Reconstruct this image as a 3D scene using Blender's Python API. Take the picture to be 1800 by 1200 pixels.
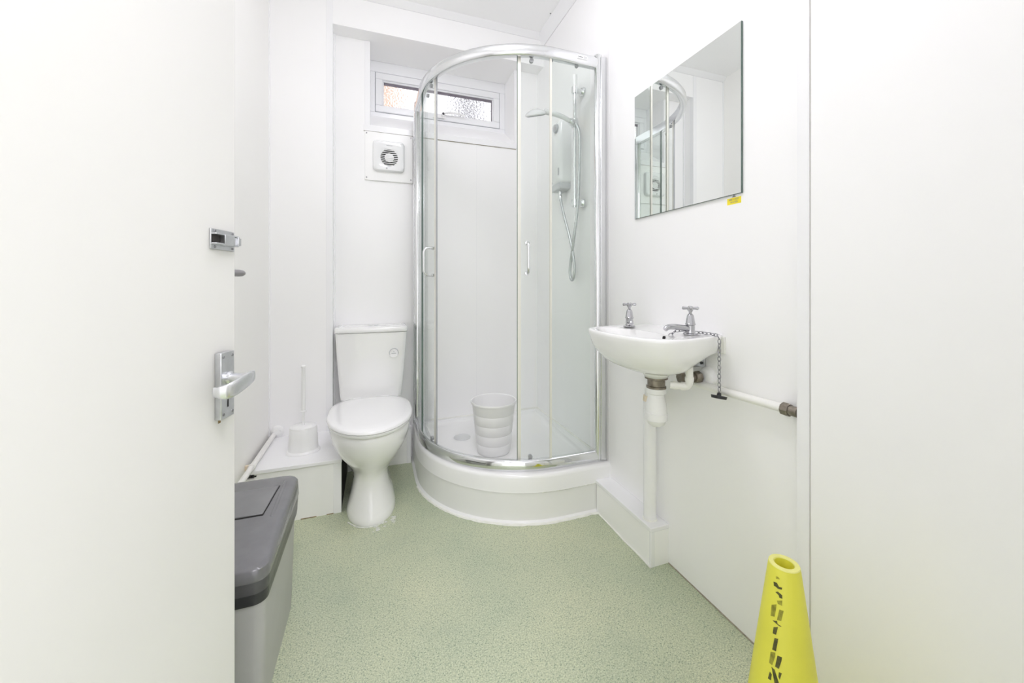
import bpy, math
from math import sin, cos, pi, radians
from mathutils import Vector, Matrix

sc = bpy.context.scene
COL = sc.collection
for o in list(bpy.data.objects):
    bpy.data.objects.remove(o, do_unlink=True)

# ------------------------------------------------------------------ camera
YAW = 0.3396696
cam_d = bpy.data.cameras.new('camera')
cam_d.sensor_width = 36.0
cam_d.lens = 679.076 / 1800 * 36.0
cam_d.shift_y = (499.72 - 600) / 1800
cam_d.clip_start = 0.02
cam = bpy.data.objects.new('camera', cam_d)
COL.objects.link(cam)
cam.location = (0, 0, 1.0)
cam.rotation_euler = (pi / 2, 0, -YAW)
sc.camera = cam

# ------------------------------------------------------------------ world, lamps, exposure
w = bpy.data.worlds.new('overcast_sky')
sc.world = w
w.use_nodes = True
bg = w.node_tree.nodes['Background']
bg.inputs['Color'].default_value = (0.965, 0.955, 1.0, 1)
bg.inputs['Strength'].default_value = 1.6


def lamp(name, kind, loc, watts, size):
    d = bpy.data.lights.new(name, kind)
    d.energy = watts
    d.color = (0.99, 0.968, 1.045)
    if kind == 'POINT':
        d.shadow_soft_size = size
    else:
        d.shape = 'DISK'
        d.size = size
    o = bpy.data.objects.new(name, d)
    COL.objects.link(o)
    o.location = loc


lamp('ceiling_globe_lamp', 'POINT', (0.24, 1.08, 2.38), 6.6, 0.11)
lamp('ceiling_downlight', 'AREA', (0.24, 1.08, 2.53), 4.0, 0.34)
lamp('corridor_fill_light', 'AREA', (0.20, -0.65, 2.52), 22.0, 0.50)  # unseen fill added behind the camera to even out the room light

sc.view_settings.view_transform = 'Standard'
sc.view_settings.look = 'None'
sc.view_settings.gamma = 1.0
sc.view_settings.use_curve_mapping = False
sc.view_settings.exposure = 0.05
try:
    sc.cycles.max_bounces = 20
    sc.cycles.diffuse_bounces = 16
    sc.cycles.glossy_bounces = 8
    sc.cycles.transmission_bounces = 12
    sc.cycles.transparent_max_bounces = 32
    sc.cycles.caustics_reflective = False
    sc.cycles.sample_clamp_indirect = 6.0
except Exception:
    pass

# ------------------------------------------------------------------ materials
MATS = {}


def mat(name, col, rough=0.4, metal=0.0, coat=0.0, var=0.0, vscale=6.0, bump=0.0, bscale=60.0, spec=0.5):
    m = bpy.data.materials.new(name)
    m.use_nodes = True
    nt = m.node_tree
    b = nt.nodes['Principled BSDF']
    b.inputs['Base Color'].default_value = (*col, 1)
    b.inputs['Roughness'].default_value = rough
    b.inputs['Metallic'].default_value = metal
    b.inputs['Coat Weight'].default_value = coat
    b.inputs['Coat Roughness'].default_value = 0.08
    b.inputs['Specular IOR Level'].default_value = spec
    tc = nt.nodes.new('ShaderNodeTexCoord')
    if var > 0:
        n = nt.nodes.new('ShaderNodeTexNoise')
        n.inputs['Scale'].default_value = vscale
        n.inputs['Detail'].default_value = 5
        nt.links.new(tc.outputs['Object'], n.inputs['Vector'])
        r = nt.nodes.new('ShaderNodeValToRGB')
        r.color_ramp.elements[0].position = 0.3
        r.color_ramp.elements[1].position = 0.7
        r.color_ramp.elements[0].color = (*[max(0, c * (1 - var)) for c in col], 1)
        r.color_ramp.elements[1].color = (*[min(1, c * (1 + var * 0.5)) for c in col], 1)
        nt.links.new(n.outputs['Fac'], r.inputs['Fac'])
        nt.links.new(r.outputs['Color'], b.inputs['Base Color'])
    if bump > 0:
        n2 = nt.nodes.new('ShaderNodeTexNoise')
        n2.inputs['Scale'].default_value = bscale
        n2.inputs['Detail'].default_value = 3
        nt.links.new(tc.outputs['Object'], n2.inputs['Vector'])
        bp = nt.nodes.new('ShaderNodeBump')
        bp.inputs['Strength'].default_value = bump
        bp.inputs['Distance'].default_value = 0.002
        nt.links.new(n2.outputs['Fac'], bp.inputs['Height'])
        nt.links.new(bp.outputs['Normal'], b.inputs['Normal'])
    MATS[name] = m
    return m


WALL = mat('white_wall_laminate', (0.935, 0.932, 0.936), 0.22, var=0.012, vscale=1.6, bump=0.03, bscale=9)
WALLC = mat('cream_wall_paint', (0.925, 0.917, 0.895), 0.38, var=0.015, vscale=1.6, bump=0.03, bscale=25)
DOORM = mat('cream_door_paint', (0.765, 0.76, 0.742), 0.42, var=0.012, vscale=2.5, bump=0.04, bscale=30)
CEIL = mat('white_ceiling_board', (0.94, 0.94, 0.945), 0.6, var=0.01, vscale=2)
PVC = mat('white_plastic_trim', (0.89, 0.89, 0.905), 0.25)
UPVC = mat('window_plastic', (0.88, 0.885, 0.905), 0.2)
PAINTP = mat('painted_white_pipe', (0.87, 0.862, 0.835), 0.32, var=0.02, vscale=30)
BOXW = mat('boxing_white', (0.93, 0.928, 0.924), 0.3, var=0.012, vscale=3)
CERAM = mat('white_ceramic', (0.88, 0.88, 0.876), 0.08, coat=0.5)
SEATM = mat('white_seat_plastic', (0.87, 0.87, 0.875), 0.12, coat=0.3)
ACRYL = mat('white_acrylic', (0.88, 0.88, 0.88), 0.12, coat=0.3)
RISER = mat('grey_white_riser', (0.85, 0.85, 0.85), 0.25, var=0.01)
SEALANT = mat('sealant', (0.84, 0.84, 0.80), 0.4, var=0.06, vscale=40)
CHROME = mat('chrome', (0.78, 0.79, 0.80), 0.07, metal=1.0)
ALU = mat('polished_aluminium', (0.80, 0.81, 0.82), 0.17, metal=1.0)
SATIN = mat('satin_metal', (0.66, 0.67, 0.69), 0.30, metal=1.0, var=0.1, vscale=60)
CHAINM = mat('dull_steel_chain', (0.30, 0.30, 0.32), 0.35, metal=0.9)
TAPM = mat('worn_chrome', (0.50, 0.50, 0.52), 0.10, metal=1.0)
LEVER = mat('brushed_lever_metal', (0.74, 0.75, 0.77), 0.24, metal=1.0)
BRASS = mat('tarnished_brass_nut', (0.30, 0.265, 0.22), 0.4, metal=0.8, var=0.3, vscale=80)
SCREW = mat('screw_steel', (0.30, 0.30, 0.31), 0.35, metal=0.9)
DARK = mat('dark_void', (0.02, 0.019, 0.018), 0.8)
BLACK = mat('black_rubber', (0.018, 0.018, 0.022), 0.45)
GREYR = mat('grey_bolt', (0.30, 0.29, 0.30), 0.4, metal=0.5)
BINL = mat('bin_lid_grey', (0.17, 0.17, 0.178), 0.24, coat=0.4, var=0.08, vscale=25)
BINS = mat('bin_skirt_shadow_grey', (0.085, 0.085, 0.09), 0.28, var=0.15, vscale=30)  # skirt coloured darker than the lid to hold its front shadow
BINF = mat('bin_flap_grey', (0.22, 0.22, 0.225), 0.34, var=0.10, vscale=18)
BINB = mat('bin_body_grey', (0.44, 0.44, 0.435), 0.38, var=0.03, vscale=15)
LINER = mat('bin_liner_black', (0.030, 0.030, 0.034), 0.28, bump=0.8, bscale=45)
WPLAS = mat('white_plastic', (0.86, 0.86, 0.86), 0.28)
WPLAS2 = mat('white_plastic_gloss', (0.85, 0.855, 0.865), 0.12, coat=0.2)
JOINT = mat('grey_joint', (0.56, 0.55, 0.52), 0.5)
CREAMP = mat('cream_plastic', (0.80, 0.70, 0.55), 0.4)
GREYP = mat('grey_plastic', (0.42, 0.43, 0.45), 0.35)
LGREY = mat('pale_grey_plastic', (0.62, 0.63, 0.65), 0.35)
HOSE = mat('silver_hose', (0.62, 0.64, 0.65), 0.25, metal=0.7, bump=0.4, bscale=300)
CONE = mat('yellow_cone_plastic', (0.74, 0.71, 0.075), 0.42, var=0.05, vscale=12)
CONET = mat('pale_cone_rim', (0.80, 0.78, 0.26), 0.5)
INK = mat('worn_black_print', (0.10, 0.095, 0.02), 0.55, var=0.6, vscale=140)
YEL = mat('yellow_label', (0.88, 0.74, 0.03), 0.4)
WLAB = mat('white_label', (0.86, 0.86, 0.86), 0.4)
GREYINK = mat('grey_print', (0.22, 0.22, 0.24), 0.5)
BROWN = mat('gap_shade_brown', (0.035, 0.03, 0.026), 0.7, var=0.3)
STAIN = mat('residue_white', (0.72, 0.73, 0.68), 0.6, var=0.25, vscale=90)
RUST = mat('rust_stain', (0.30, 0.21, 0.10), 0.7, var=0.4, vscale=120)
GRIME = mat('grubby_joint', (0.40, 0.36, 0.29), 0.7, var=0.3, vscale=90)
SEALC = mat('pale_seal_strip', (0.78, 0.77, 0.70), 0.25)
GEDGE = mat('glass_edge_green', (0.10, 0.15, 0.13), 0.15)
BRICKM = mat('peach_render', (0.72, 0.50, 0.38), 0.8, var=0.1)
TREEM = mat('dark_bark', (0.07, 0.065, 0.085), 0.8, var=0.2)
GASKET = mat('grey_gasket', (0.19, 0.17, 0.20), 0.5)


def glass_mat(name, tint, glossy_rough=0.0):
    # thin pane: tinted see-through plus a fresnel reflection
    m = bpy.data.materials.new(name)
    m.use_nodes = True
    nt = m.node_tree
    nt.nodes.clear()
    out = nt.nodes.new('ShaderNodeOutputMaterial')
    mix = nt.nodes.new('ShaderNodeMixShader')
    tr = nt.nodes.new('ShaderNodeBsdfTransparent')
    tr.inputs['Color'].default_value = (*tint, 1)
    gl = nt.nodes.new('ShaderNodeBsdfGlossy')
    gl.inputs['Roughness'].default_value = glossy_rough
    gl.inputs['Color'].default_value = (1, 1, 1, 1)
    fr = nt.nodes.new('ShaderNodeFresnel')
    # the pane does not bend the ray, so both faces reflect like an outer face
    geo = nt.nodes.new('ShaderNodeNewGeometry')
    ior = nt.nodes.new('ShaderNodeMix')
    ior.data_type = 'FLOAT'
    ior.inputs[2].default_value = 1.25
    ior.inputs[3].default_value = 1 / 1.25
    nt.links.new(geo.outputs['Backfacing'], ior.inputs[0])
    nt.links.new(ior.outputs[0], fr.inputs['IOR'])
    nt.links.new(fr.outputs['Fac'], mix.inputs['Fac'])
    nt.links.new(tr.outputs['BSDF'], mix.inputs[1])
    nt.links.new(gl.outputs['BSDF'], mix.inputs[2])
    nt.links.new(mix.outputs['Shader'], out.inputs['Surface'])
    return m


GLASS = glass_mat('shower_glass', (0.975, 0.987, 0.979))


def obscure_mat():
    m = bpy.data.materials.new('obscure_window_glass')
    m.use_nodes = True
    nt = m.node_tree
    b = nt.nodes['Principled BSDF']
    b.inputs['Base Color'].default_value = (0.97, 0.98, 0.98, 1)
    b.inputs['Roughness'].default_value = 0.04
    b.inputs['Transmission Weight'].default_value = 1.0
    b.inputs['IOR'].default_value = 1.45
    tc = nt.nodes.new('ShaderNodeTexCoord')
    n = nt.nodes.new('ShaderNodeTexNoise')
    n.inputs['Scale'].default_value = 75
    n.inputs['Detail'].default_value = 2
    nt.links.new(tc.outputs['Object'], n.inputs['Vector'])
    bp = nt.nodes.new('ShaderNodeBump')
    bp.inputs['Strength'].default_value = 0.9
    bp.inputs['Distance'].default_value = 0.004
    nt.links.new(n.outputs['Fac'], bp.inputs['Height'])
    nt.links.new(bp.outputs['Normal'], b.inputs['Normal'])
    return m


OBSCURE = obscure_mat()


def mirror_mat():
    m = bpy.data.materials.new('mirror_silver')
    m.use_nodes = True
    b = m.node_tree.nodes['Principled BSDF']
    b.inputs['Base Color'].default_value = (0.86, 0.88, 0.865, 1)
    b.inputs['Metallic'].default_value = 1
    b.inputs['Roughness'].default_value = 0.0
    return m


MIRROR = mirror_mat()


def floor_mat():
    m = bpy.data.materials.new('speckled_green_vinyl')
    m.use_nodes = True
    nt = m.node_tree
    b = nt.nodes['Principled BSDF']
    b.inputs['Roughness'].default_value = 0.42
    tc = nt.nodes.new('ShaderNodeTexCoord')

    def noise(scale, detail=2.0):
        n = nt.nodes.new('ShaderNodeTexNoise')
        n.inputs['Scale'].default_value = scale
        n.inputs['Detail'].default_value = detail
        nt.links.new(tc.outputs['Object'], n.inputs['Vector'])
        return n

    def ramp(src, p0, c0, p1, c1):
        r = nt.nodes.new('ShaderNodeValToRGB')
        r.color_ramp.elements[0].position = p0
        r.color_ramp.elements[1].position = p1
        r.color_ramp.elements[0].color = (*c0, 1)
        r.color_ramp.elements[1].color = (*c1, 1)
        nt.links.new(src, r.inputs['Fac'])
        return r

    def mixc(fac, a, bcol):
        x = nt.nodes.new('ShaderNodeMix')
        x.data_type = 'RGBA'
        nt.links.new(fac, x.inputs[0])
        for idx, v in ((6, a), (7, bcol)):
            if isinstance(v, tuple):
                x.inputs[idx].default_value = (*v, 1)
            else:
                nt.links.new(v, x.inputs[idx])
        return x.outputs[2]

    base = ramp(noise(2.2, 4).outputs['Fac'], 0.34, (0.435, 0.488, 0.365), 0.64, (0.540, 0.566, 0.415))
    grain = ramp(noise(270, 3).outputs['Fac'], 0.36, (0.72, 0.76, 0.72), 0.64, (1.22, 1.20, 1.16))
    mul = nt.nodes.new('ShaderNodeMix')
    mul.data_type = 'RGBA'
    mul.blend_type = 'MULTIPLY'
    mul.inputs[0].default_value = 1.0
    nt.links.new(base.outputs['Color'], mul.inputs[6])
    nt.links.new(grain.outputs['Color'], mul.inputs[7])
    vo = nt.nodes.new('ShaderNodeTexVoronoi')
    vo.inputs['Scale'].default_value = 150
    nt.links.new(tc.outputs['Object'], vo.inputs['Vector'])
    dark = ramp(vo.outputs['Distance'], 0.16, (0.85, 0.85, 0.85), 0.30, (0, 0, 0))
    c = mixc(dark.outputs['Color'], mul.outputs[2], (0.20, 0.26, 0.19))
    light = ramp(noise(260, 1).outputs['Fac'], 0.26, (1, 1, 1), 0.36, (0, 0, 0))
    c = mixc(light.outputs['Color'], c, (0.60, 0.66, 0.52))
    # scattered grubby wear
    wear = ramp(noise(5.0, 6).outputs['Fac'], 0.60, (0, 0, 0), 0.78, (0.35, 0.35, 0.35))
    c = mixc(wear.outputs['Color'], c, (0.30, 0.36, 0.28))
    nt.links.new(c, b.inputs['Base Color'])
    bp = nt.nodes.new('ShaderNodeBump')
    bp.inputs['Strength'].default_value = 0.12
    bp.inputs['Distance'].default_value = 0.001
    nt.links.new(noise(260, 2).outputs['Fac'], bp.inputs['Height'])
    nt.links.new(bp.outputs['Normal'], b.inputs['Normal'])
    return m


FLOOR = floor_mat()

# ------------------------------------------------------------------ mesh helpers
WLOC = {}


def catmull(pts, n=8, closed=False):
    P = [Vector(p) for p in pts]
    out = []
    N = len(P)
    rng = range(N) if closed else range(N - 1)
    for i in rng:
        if closed:
            p0, p1, p2, p3 = P[(i - 1) % N], P[i], P[(i + 1) % N], P[(i + 2) % N]
        else:
            p0, p1, p2, p3 = P[max(i - 1, 0)], P[i], P[i + 1], P[min(i + 2, N - 1)]
        for k in range(n):
            t = k / n
            out.append(0.5 * ((2 * p1) + (-p0 + p2) * t + (2 * p0 - 5 * p1 + 4 * p2 - p3) * t * t + (-p0 + 3 * p1 - 3 * p2 + p3) * t ** 3))
    if not closed:
        out.append(P[-1].copy())
    return out


class MB:
    def __init__(self):
        self.v = []
        self.f = []

    def add(self, vs, fs):
        b = len(self.v)
        self.v += [Vector(p) for p in vs]
        self.f += [[i + b for i in f] for f in fs]
        return self

    def box(self, x0, x1, y0, y1, z0, z1):
        return self.add([(x0, y0, z0), (x1, y0, z0), (x1, y1, z0), (x0, y1, z0), (x0, y0, z1), (x1, y0, z1), (x1, y1, z1), (x0, y1, z1)],
                        [(0, 3, 2, 1), (4, 5, 6, 7), (0, 1, 5, 4), (1, 2, 6, 5), (2, 3, 7, 6), (3, 0, 4, 7)])

    def hexa(self, p):
        return self.add(p, [(0, 3, 2, 1), (4, 5, 6, 7), (0, 1, 5, 4), (1, 2, 6, 5), (2, 3, 7, 6), (3, 0, 4, 7)])

    def loft(self, rings, closed=True, cap0=True, cap1=True):
        n = len(rings[0])
        vs = [p for r in rings for p in r]
        fs = []
        for i in range(len(rings) - 1):
            for j in range(n if closed else n - 1):
                k = (j + 1) % n
                fs.append((i * n + j, i * n + k, (i + 1) * n + k, (i + 1) * n + j))
        if cap0:
            fs.append(tuple(reversed(range(n))))
        if cap1:
            fs.append(tuple(range((len(rings) - 1) * n, len(rings) * n)))
        return self.add(vs, fs)

    def lathe(self, prof, org, axis=(0, 0, 1), n=32, cap0=True, cap1=True):
        ax = Vector(axis).normalized()
        q = Vector((0, 0, 1)).rotation_difference(ax)
        o = Vector(org)
        rings = []
        for r, z in prof:
            rings.append([o + q @ Vector((r * cos(2 * pi * k / n), r * sin(2 * pi * k / n), z)) for k in range(n)])
        return self.loft(rings, True, cap0, cap1)

    def cyl(self, p0, p1, r0, r1=None, n=20):
        p0, p1 = Vector(p0), Vector(p1)
        r1 = r0 if r1 is None else r1
        return self.lathe([(r0, 0), (r1, (p1 - p0).length)], p0, p1 - p0, n)

    def tube(self, pts, r, n=12, closed=False):
        P = [Vector(p) for p in pts]
        N = len(P)
        rr = r if isinstance(r, (list, tuple)) else [r] * N
        t0 = (P[1] - P[0]).normalized()
        up = Vector((0, 0, 1)) if abs(t0.z) < 0.9 else Vector((1, 0, 0))
        u = t0.cross(up).normalized()
        rings = []
        prev = t0
        for i in range(N):
            if closed:
                t = (P[(i + 1) % N] - P[i - 1]).normalized()
            elif i == 0:
                t = t0
            elif i == N - 1:
                t = (P[i] - P[i - 1]).normalized()
            else:
                t = (P[i + 1] - P[i - 1]).normalized()
            q = prev.rotation_difference(t)
            u = (q @ u).normalized()
            prev = t
            v = t.cross(u)
            rings.append([P[i] + rr[i] * (u * cos(2 * pi * k / n) + v * sin(2 * pi * k / n)) for k in range(n)])
        if closed:
            rings.append(rings[0])
        return self.loft(rings, True, not closed, not closed)

    def build(self, name, m, parent=None, smooth=40, bevel=0.0, seg=2):
        off = WLOC.get(parent.as_pointer(), Vector()) if parent else Vector()
        me = bpy.data.meshes.new(name)
        me.from_pydata([p - off for p in self.v], [], self.f)
        me.materials.append(m)
        me.update()
        bmesh_fix(me)
        if smooth:
            for p in me.polygons:
                p.use_smooth = True
            me.set_sharp_from_angle(angle=radians(smooth))
        o = bpy.data.objects.new(name, me)
        COL.objects.link(o)
        if parent:
            o.parent = parent
        WLOC[o.as_pointer()] = off.copy()
        if bevel:
            b = o.modifiers.new('bevel', 'BEVEL')
            b.width = bevel
            b.segments = seg
            b.limit_method = 'ANGLE'
            b.angle_limit = radians(35)
        return o


def bmesh_fix(me):
    import bmesh
    bm = bmesh.new()
    bm.from_mesh(me)
    bmesh.ops.recalc_face_normals(bm, faces=bm.faces)
    bm.to_mesh(me)
    bm.free()


def tag(o, label, cat, group=None, kind=None):
    o['label'] = label
    o['category'] = cat
    if group:
        o['group'] = group
    if kind:
        o['kind'] = kind
    return o


def thing(name, loc, label, cat, group=None, kind=None):
    o = bpy.data.objects.new(name, None)
    COL.objects.link(o)
    o.location = loc
    o.empty_display_size = 0.05
    WLOC[o.as_pointer()] = Vector(loc)
    return tag(o, label, cat, group, kind)


def struct(mb, name, m, label, cat, **k):
    o = mb.build(name, m, None, **k)
    return tag(o, label, cat, kind='structure')


def circle(cx, cy, r, z, n=32):
    return [Vector((cx + r * cos(2 * pi * k / n), cy + r * sin(2 * pi * k / n), z)) for k in range(n)]


def text_mesh(name, body, size, m, parent, org, right, up, align='CENTER'):
    cu = bpy.data.curves.new(name, 'FONT')
    cu.body = body
    cu.size = size
    cu.align_x = align
    cu.align_y = 'CENTER'
    cu.extrude = 0.0001
    cu.resolution_u = 2
    tmp = bpy.data.objects.new(name, cu)
    COL.objects.link(tmp)
    bpy.context.view_layer.update()
    me = bpy.data.meshes.new_from_object(tmp.evaluated_get(bpy.context.evaluated_depsgraph_get()))
    bpy.data.objects.remove(tmp, do_unlink=True)
    R = Vector(right).normalized()
    U = Vector(up).normalized()
    Nn = R.cross(U)
    off = WLOC.get(parent.as_pointer(), Vector()) if parent else Vector()
    for v in me.vertices:
        c = v.co.copy()
        v.co = Vector(org) + R * c.x + U * c.y + Nn * c.z - off
    me.materials.clear()
    me.materials.append(m)
    me.name = name
    o = bpy.data.objects.new(name, me)
    COL.objects.link(o)
    if parent:
        o.parent = parent
    WLOC[o.as_pointer()] = off.copy()
    return o


# room constants (camera height = 1 m)
XL, XR = -0.50, 0.993
YA, YB, YW = 2.215, 2.31, 2.50
ZH, ZC = 2.362, 2.55
WX0, WX1 = -0.03, 0.832

# ------------------------------------------------------------------ the setting
struct(MB().box(-0.85, 1.35, -1.4, 2.75, -0.06, 0.0), 'floor', FLOOR, 'pale green speckled vinyl floor', 'floor', smooth=0)
struct(MB().box(-0.85, 1.35, -1.4, 2.75, ZC, ZC + 0.08), 'ceiling', CEIL, 'white ceiling board above the shower', 'ceiling', smooth=0)
struct(MB().box(XL - 0.1, XL, 0.1, 2.75, 0, ZC), 'wall_left', WALLC, 'cream painted left wall beyond the open door', 'wall', smooth=0)
struct(MB().box(XR, XR + 0.1, 0.1, 2.75, 0, ZC), 'wall_right', WALL, 'glossy white right wall behind basin and mirror', 'wall', smooth=0)
wb = MB()
wb.box(-0.213, XR, YB, 2.60, 0, 1.862)                 # recessed wall under the window
wb.box(-0.213, WX0, YB, 2.60, 1.862, ZH)
wb.box(WX1, XR, YB, 2.60, 1.862, ZH)
struct(wb, 'wall_back', WALL, 'white back wall stepping back behind toilet and shower', 'wall', smooth=0)
struct(MB().box(XL, -0.213, YA, 2.60, 0, ZC), 'trim_11', WALL, 'white boxed pier left of the toilet recess', 'trim', smooth=0)
struct(MB().box(-0.213, XR, YA, 2.60, ZH, ZC), 'trim_12', WALL, 'white boxed header above the window recess', 'trim', smooth=0)
struct(MB().box(XR - 0.0008, XR, 1.4955, 1.4985, 0.205, 2.49), 'trim_13', PVC, 'fine vertical panel joint beside the shower wall channel', 'trim', smooth=0)
struct(MB().box(0.5852, 0.5868, YB - 0.0007, YB, 0.205, 1.858), 'trim_14', PVC, 'fine vertical panel joint on the wall inside the shower', 'trim', smooth=0)
wf = MB()
wf.box(-0.75, -0.49, -0.02, 0.10, 0, ZC)
wf.box(0.36, 1.25, -0.02, 0.10, 0, ZC)
wf.box(-0.49, 0.36, -0.02, 0.10, 2.06, ZC)
struct(wf, 'wall_front', WALL, 'white front wall around the doorway', 'wall', smooth=0)

wc = MB()  # unseen corridor shell, added to keep sky light out of the doorway
wc.box(-0.85, -0.75, -1.40, 0.10, 0, ZC)
wc.box(1.25, 1.35, -1.40, 0.10, 0, ZC)
wc.box(-0.75, 1.25, -1.40, -1.30, 0, ZC)
struct(wc, 'wall_corridor', WALL, 'unseen white corridor walls added behind the viewpoint to enclose light', 'wall', smooth=0)

# boxed-in duct on the right wall, nearest the camera
duct = thing('trim_1', (0.97, 0.3, 0), 'white boxed duct panel standing proud at the right edge', 'trim', kind='structure')
MB().box(0.95, XR, 0.10, 0.6385, 0, ZC).build('panel', WALL, duct, smooth=0)
cs = MB()
cs.box(0.9465, 0.952, 0.6145, 0.6415, 0, ZC)
cs.box(0.952, XR, 0.6386, 0.6415, 0, ZC)
cs.build('corner_strip', PVC, duct, smooth=0)
MB().box(0.9487, 0.9505, 0.6130, 0.6144, 0, ZC).build('joint_line', JOINT, duct, smooth=0)

# corner angle of the pier
tr = MB()
tr.box(-0.241, -0.2105, YA - 0.0025, YA, 0.235, ZC - 0.03)
tr.box(-0.2130, -0.2105, YA, YA + 0.03, 0.235, ZH)
tr.box(-0.2130, -0.206, YB - 0.012, YB, 0.235, ZH)
struct(tr, 'trim_2', PVC, 'white plastic corner strip left of the toilet recess', 'trim', bevel=0.0008)
# window corner strips
tw = MB()
tw.box(-0.057, WX0 + 0.002, YB - 0.003, YB, 1.862, ZH)
tw.box(WX0, WX0 + 0.002, YB, YB + 0.03, 1.895, ZH)
tw.box(WX1 - 0.002, WX1 + 0.02, YB - 0.003, YB, 1.862, ZH)
struct(tw, 'trim_3', PVC, 'white plastic corner strips beside the window opening', 'trim', bevel=0.0008)
# coving
cv = MB()
q = []
for i in range(7):
    a = i / 6 * pi / 2
    q.append((0.030 * (1 - sin(a)), 0.032 * (1 - cos(a))))
ra, rb = [], []
for (dy, dz) in q:
    ra.append((XL, YA - dy, ZC - 0.032 + dz))
    rb.append((XR, YA - dy, ZC - 0.032 + dz))
ra += [(XL, YA, ZC)]
rb += [(XR, YA, ZC)]
# flat sloping strip reads as in the photo
cv.hexa([(XL, YA - 0.005, 2.520), (XR, YA - 0.005, 2.520), (XR, YA, 2.520), (XL, YA, 2.520),
         (XL, YA - 0.034, ZC), (XR, YA - 0.034, ZC), (XR, YA, ZC), (XL, YA, ZC)])
struct(cv, 'trim_4', PVC, 'white ceiling strip along the back wall', 'trim', bevel=0.002)
cv = MB()
cv.hexa([(XR - 0.005, 0.66, 2.488), (XR, 0.66, 2.488), (XR, YA, 2.488), (XR - 0.005, YA, 2.488),
         (0.949, 0.66, ZC), (XR, 0.66, ZC), (XR, YA, ZC), (0.949, YA, ZC)])
t5 = struct(cv, 'trim_5', PVC, 'white ceiling strip along the right wall', 'trim', bevel=0.002)
for y in (2.01, 1.86):
    MB().cyl((0.944, y, ZC - 0.002), (0.944, y, ZC + 0.002), 0.004, n=10).build('screw', SCREW, t5)
# inner corner bead at the left wall
struct(MB().box(XL, XL + 0.006, YA - 0.006, YA, 0.24, ZC), 'trim_6', PVC, 'white bead in the corner beyond the door edge', 'trim', smooth=0)

# pipe boxing at lower left
bx = thing('trim_7', (-0.32, 1.85, 0), 'low white pipe boxing under the toilet brush', 'trim', kind='structure')
MB().box(-0.470, -0.170, 1.850, 1.862, 0, 0.222).build('front_panel', BOXW, bx, smooth=0)
MB().box(XL, -0.470, 1.850, 1.862, 0, 0.200).build('front_panel', BOXW, bx, smooth=0)
MB().box(-0.173, -0.141, 1.8475, 1.862, 0, 0.222).build('corner_strip', PVC, bx, bevel=0.0012)
MB().box(-0.482, -0.139, 1.840, YA, 0.222, 0.237).build('top_board', PVC, bx, bevel=0.002)
MB().box(-0.150, -0.142, 1.863, YA, 0, 0.221).build('end_board', BROWN, bx, smooth=0)  # dark brown puts the shade between boxing and pan into the colour
MB().box(-0.482, -0.462, 1.8485, 1.8498, 0.208, 0.214).build('chipped_gap', DARK, bx, smooth=0)
rs = MB()
for (a0, b0) in ((-0.30, -0.24), (-0.2, -0.165)):
    rs.box(a0, b0, 1.8485, 1.8497, 0.0, 0.003)
rs.build('rust_line', RUST, bx, smooth=0)

# pipe boxing at lower right
br = thing('trim_8', (0.955, 1.3, 0), 'low white pipe boxing below the basin', 'trim', kind='structure')
MB().box(0.917, 0.923, 1.127, 1.478, 0, 0.125).build('front_panel', BOXW, br, smooth=0)
MB().box(0.917, XR, 1.122, 1.129, 0, 0.125).build('end_panel', BOXW, br, smooth=0)
MB().box(0.9155, 0.931, 1.1205, 1.131, 0, 0.125).build('corner_strip', PVC, br, bevel=0.001)
MB().box(0.9135, XR, 1.1185, 1.480, 0.125, 0.1405).build('top_board', PVC, br, bevel=0.002)
MB().tube(catmull([(0.916, 1.47, 0.0015), (0.9155, 1.36, 0.002), (0.914, 1.28, 0.001), (0.9155, 1.2, 0.002), (0.914, 1.12, 0.002)], 6), 0.0032, 6).build('sealant_bead', SEALANT, br)

# short boxing behind the pan
bb = thing('trim_9', (0.04, 2.25, 0), 'short white boxing between the pan and the shower', 'trim', kind='structure')
MB().box(-0.14, 0.166, 2.236, YB, 0, 0.195).build('front_panel', BOXW, bb, smooth=0)
MB().box(0.166, 0.187, 2.232, 2.25, 0, 0.195).build('corner_strip', PVC, bb, bevel=0.001)
MB().box(-0.14, 0.189, 2.226, YB, 0.195, 0.209).build('top_board', PVC, bb, bevel=0.002)

# floor edge bead along the right wall
struct(MB().box(XR - 0.003, XR, 0.66, 1.12, 0, 0.0028), 'trim_10', GRIME, 'grubby joint line between right wall and floor', 'trim', smooth=0)

# ------------------------------------------------------------------ window
win = thing('window_1', (0.40, 2.50, 2.05), 'small high white plastic window with obscure glass', 'window', kind='structure')


def frame(x0, x1, z0, z1, wd, y0, y1, name, m, par, bev=0.003, bot=None):
    b = MB()
    bo = wd if bot is None else bot
    b.box(x0, x1, y0, y1, z1 - wd, z1)
    b.box(x0, x1, y0, y1, z0, z0 + bo)
    b.box(x0, x0 + wd, y0, y1, z0 + bo, z1 - wd)
    b.box(x1 - wd, x1, y0, y1, z0 + bo, z1 - wd)
    return b.build(name, m, par, bevel=bev)


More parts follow.
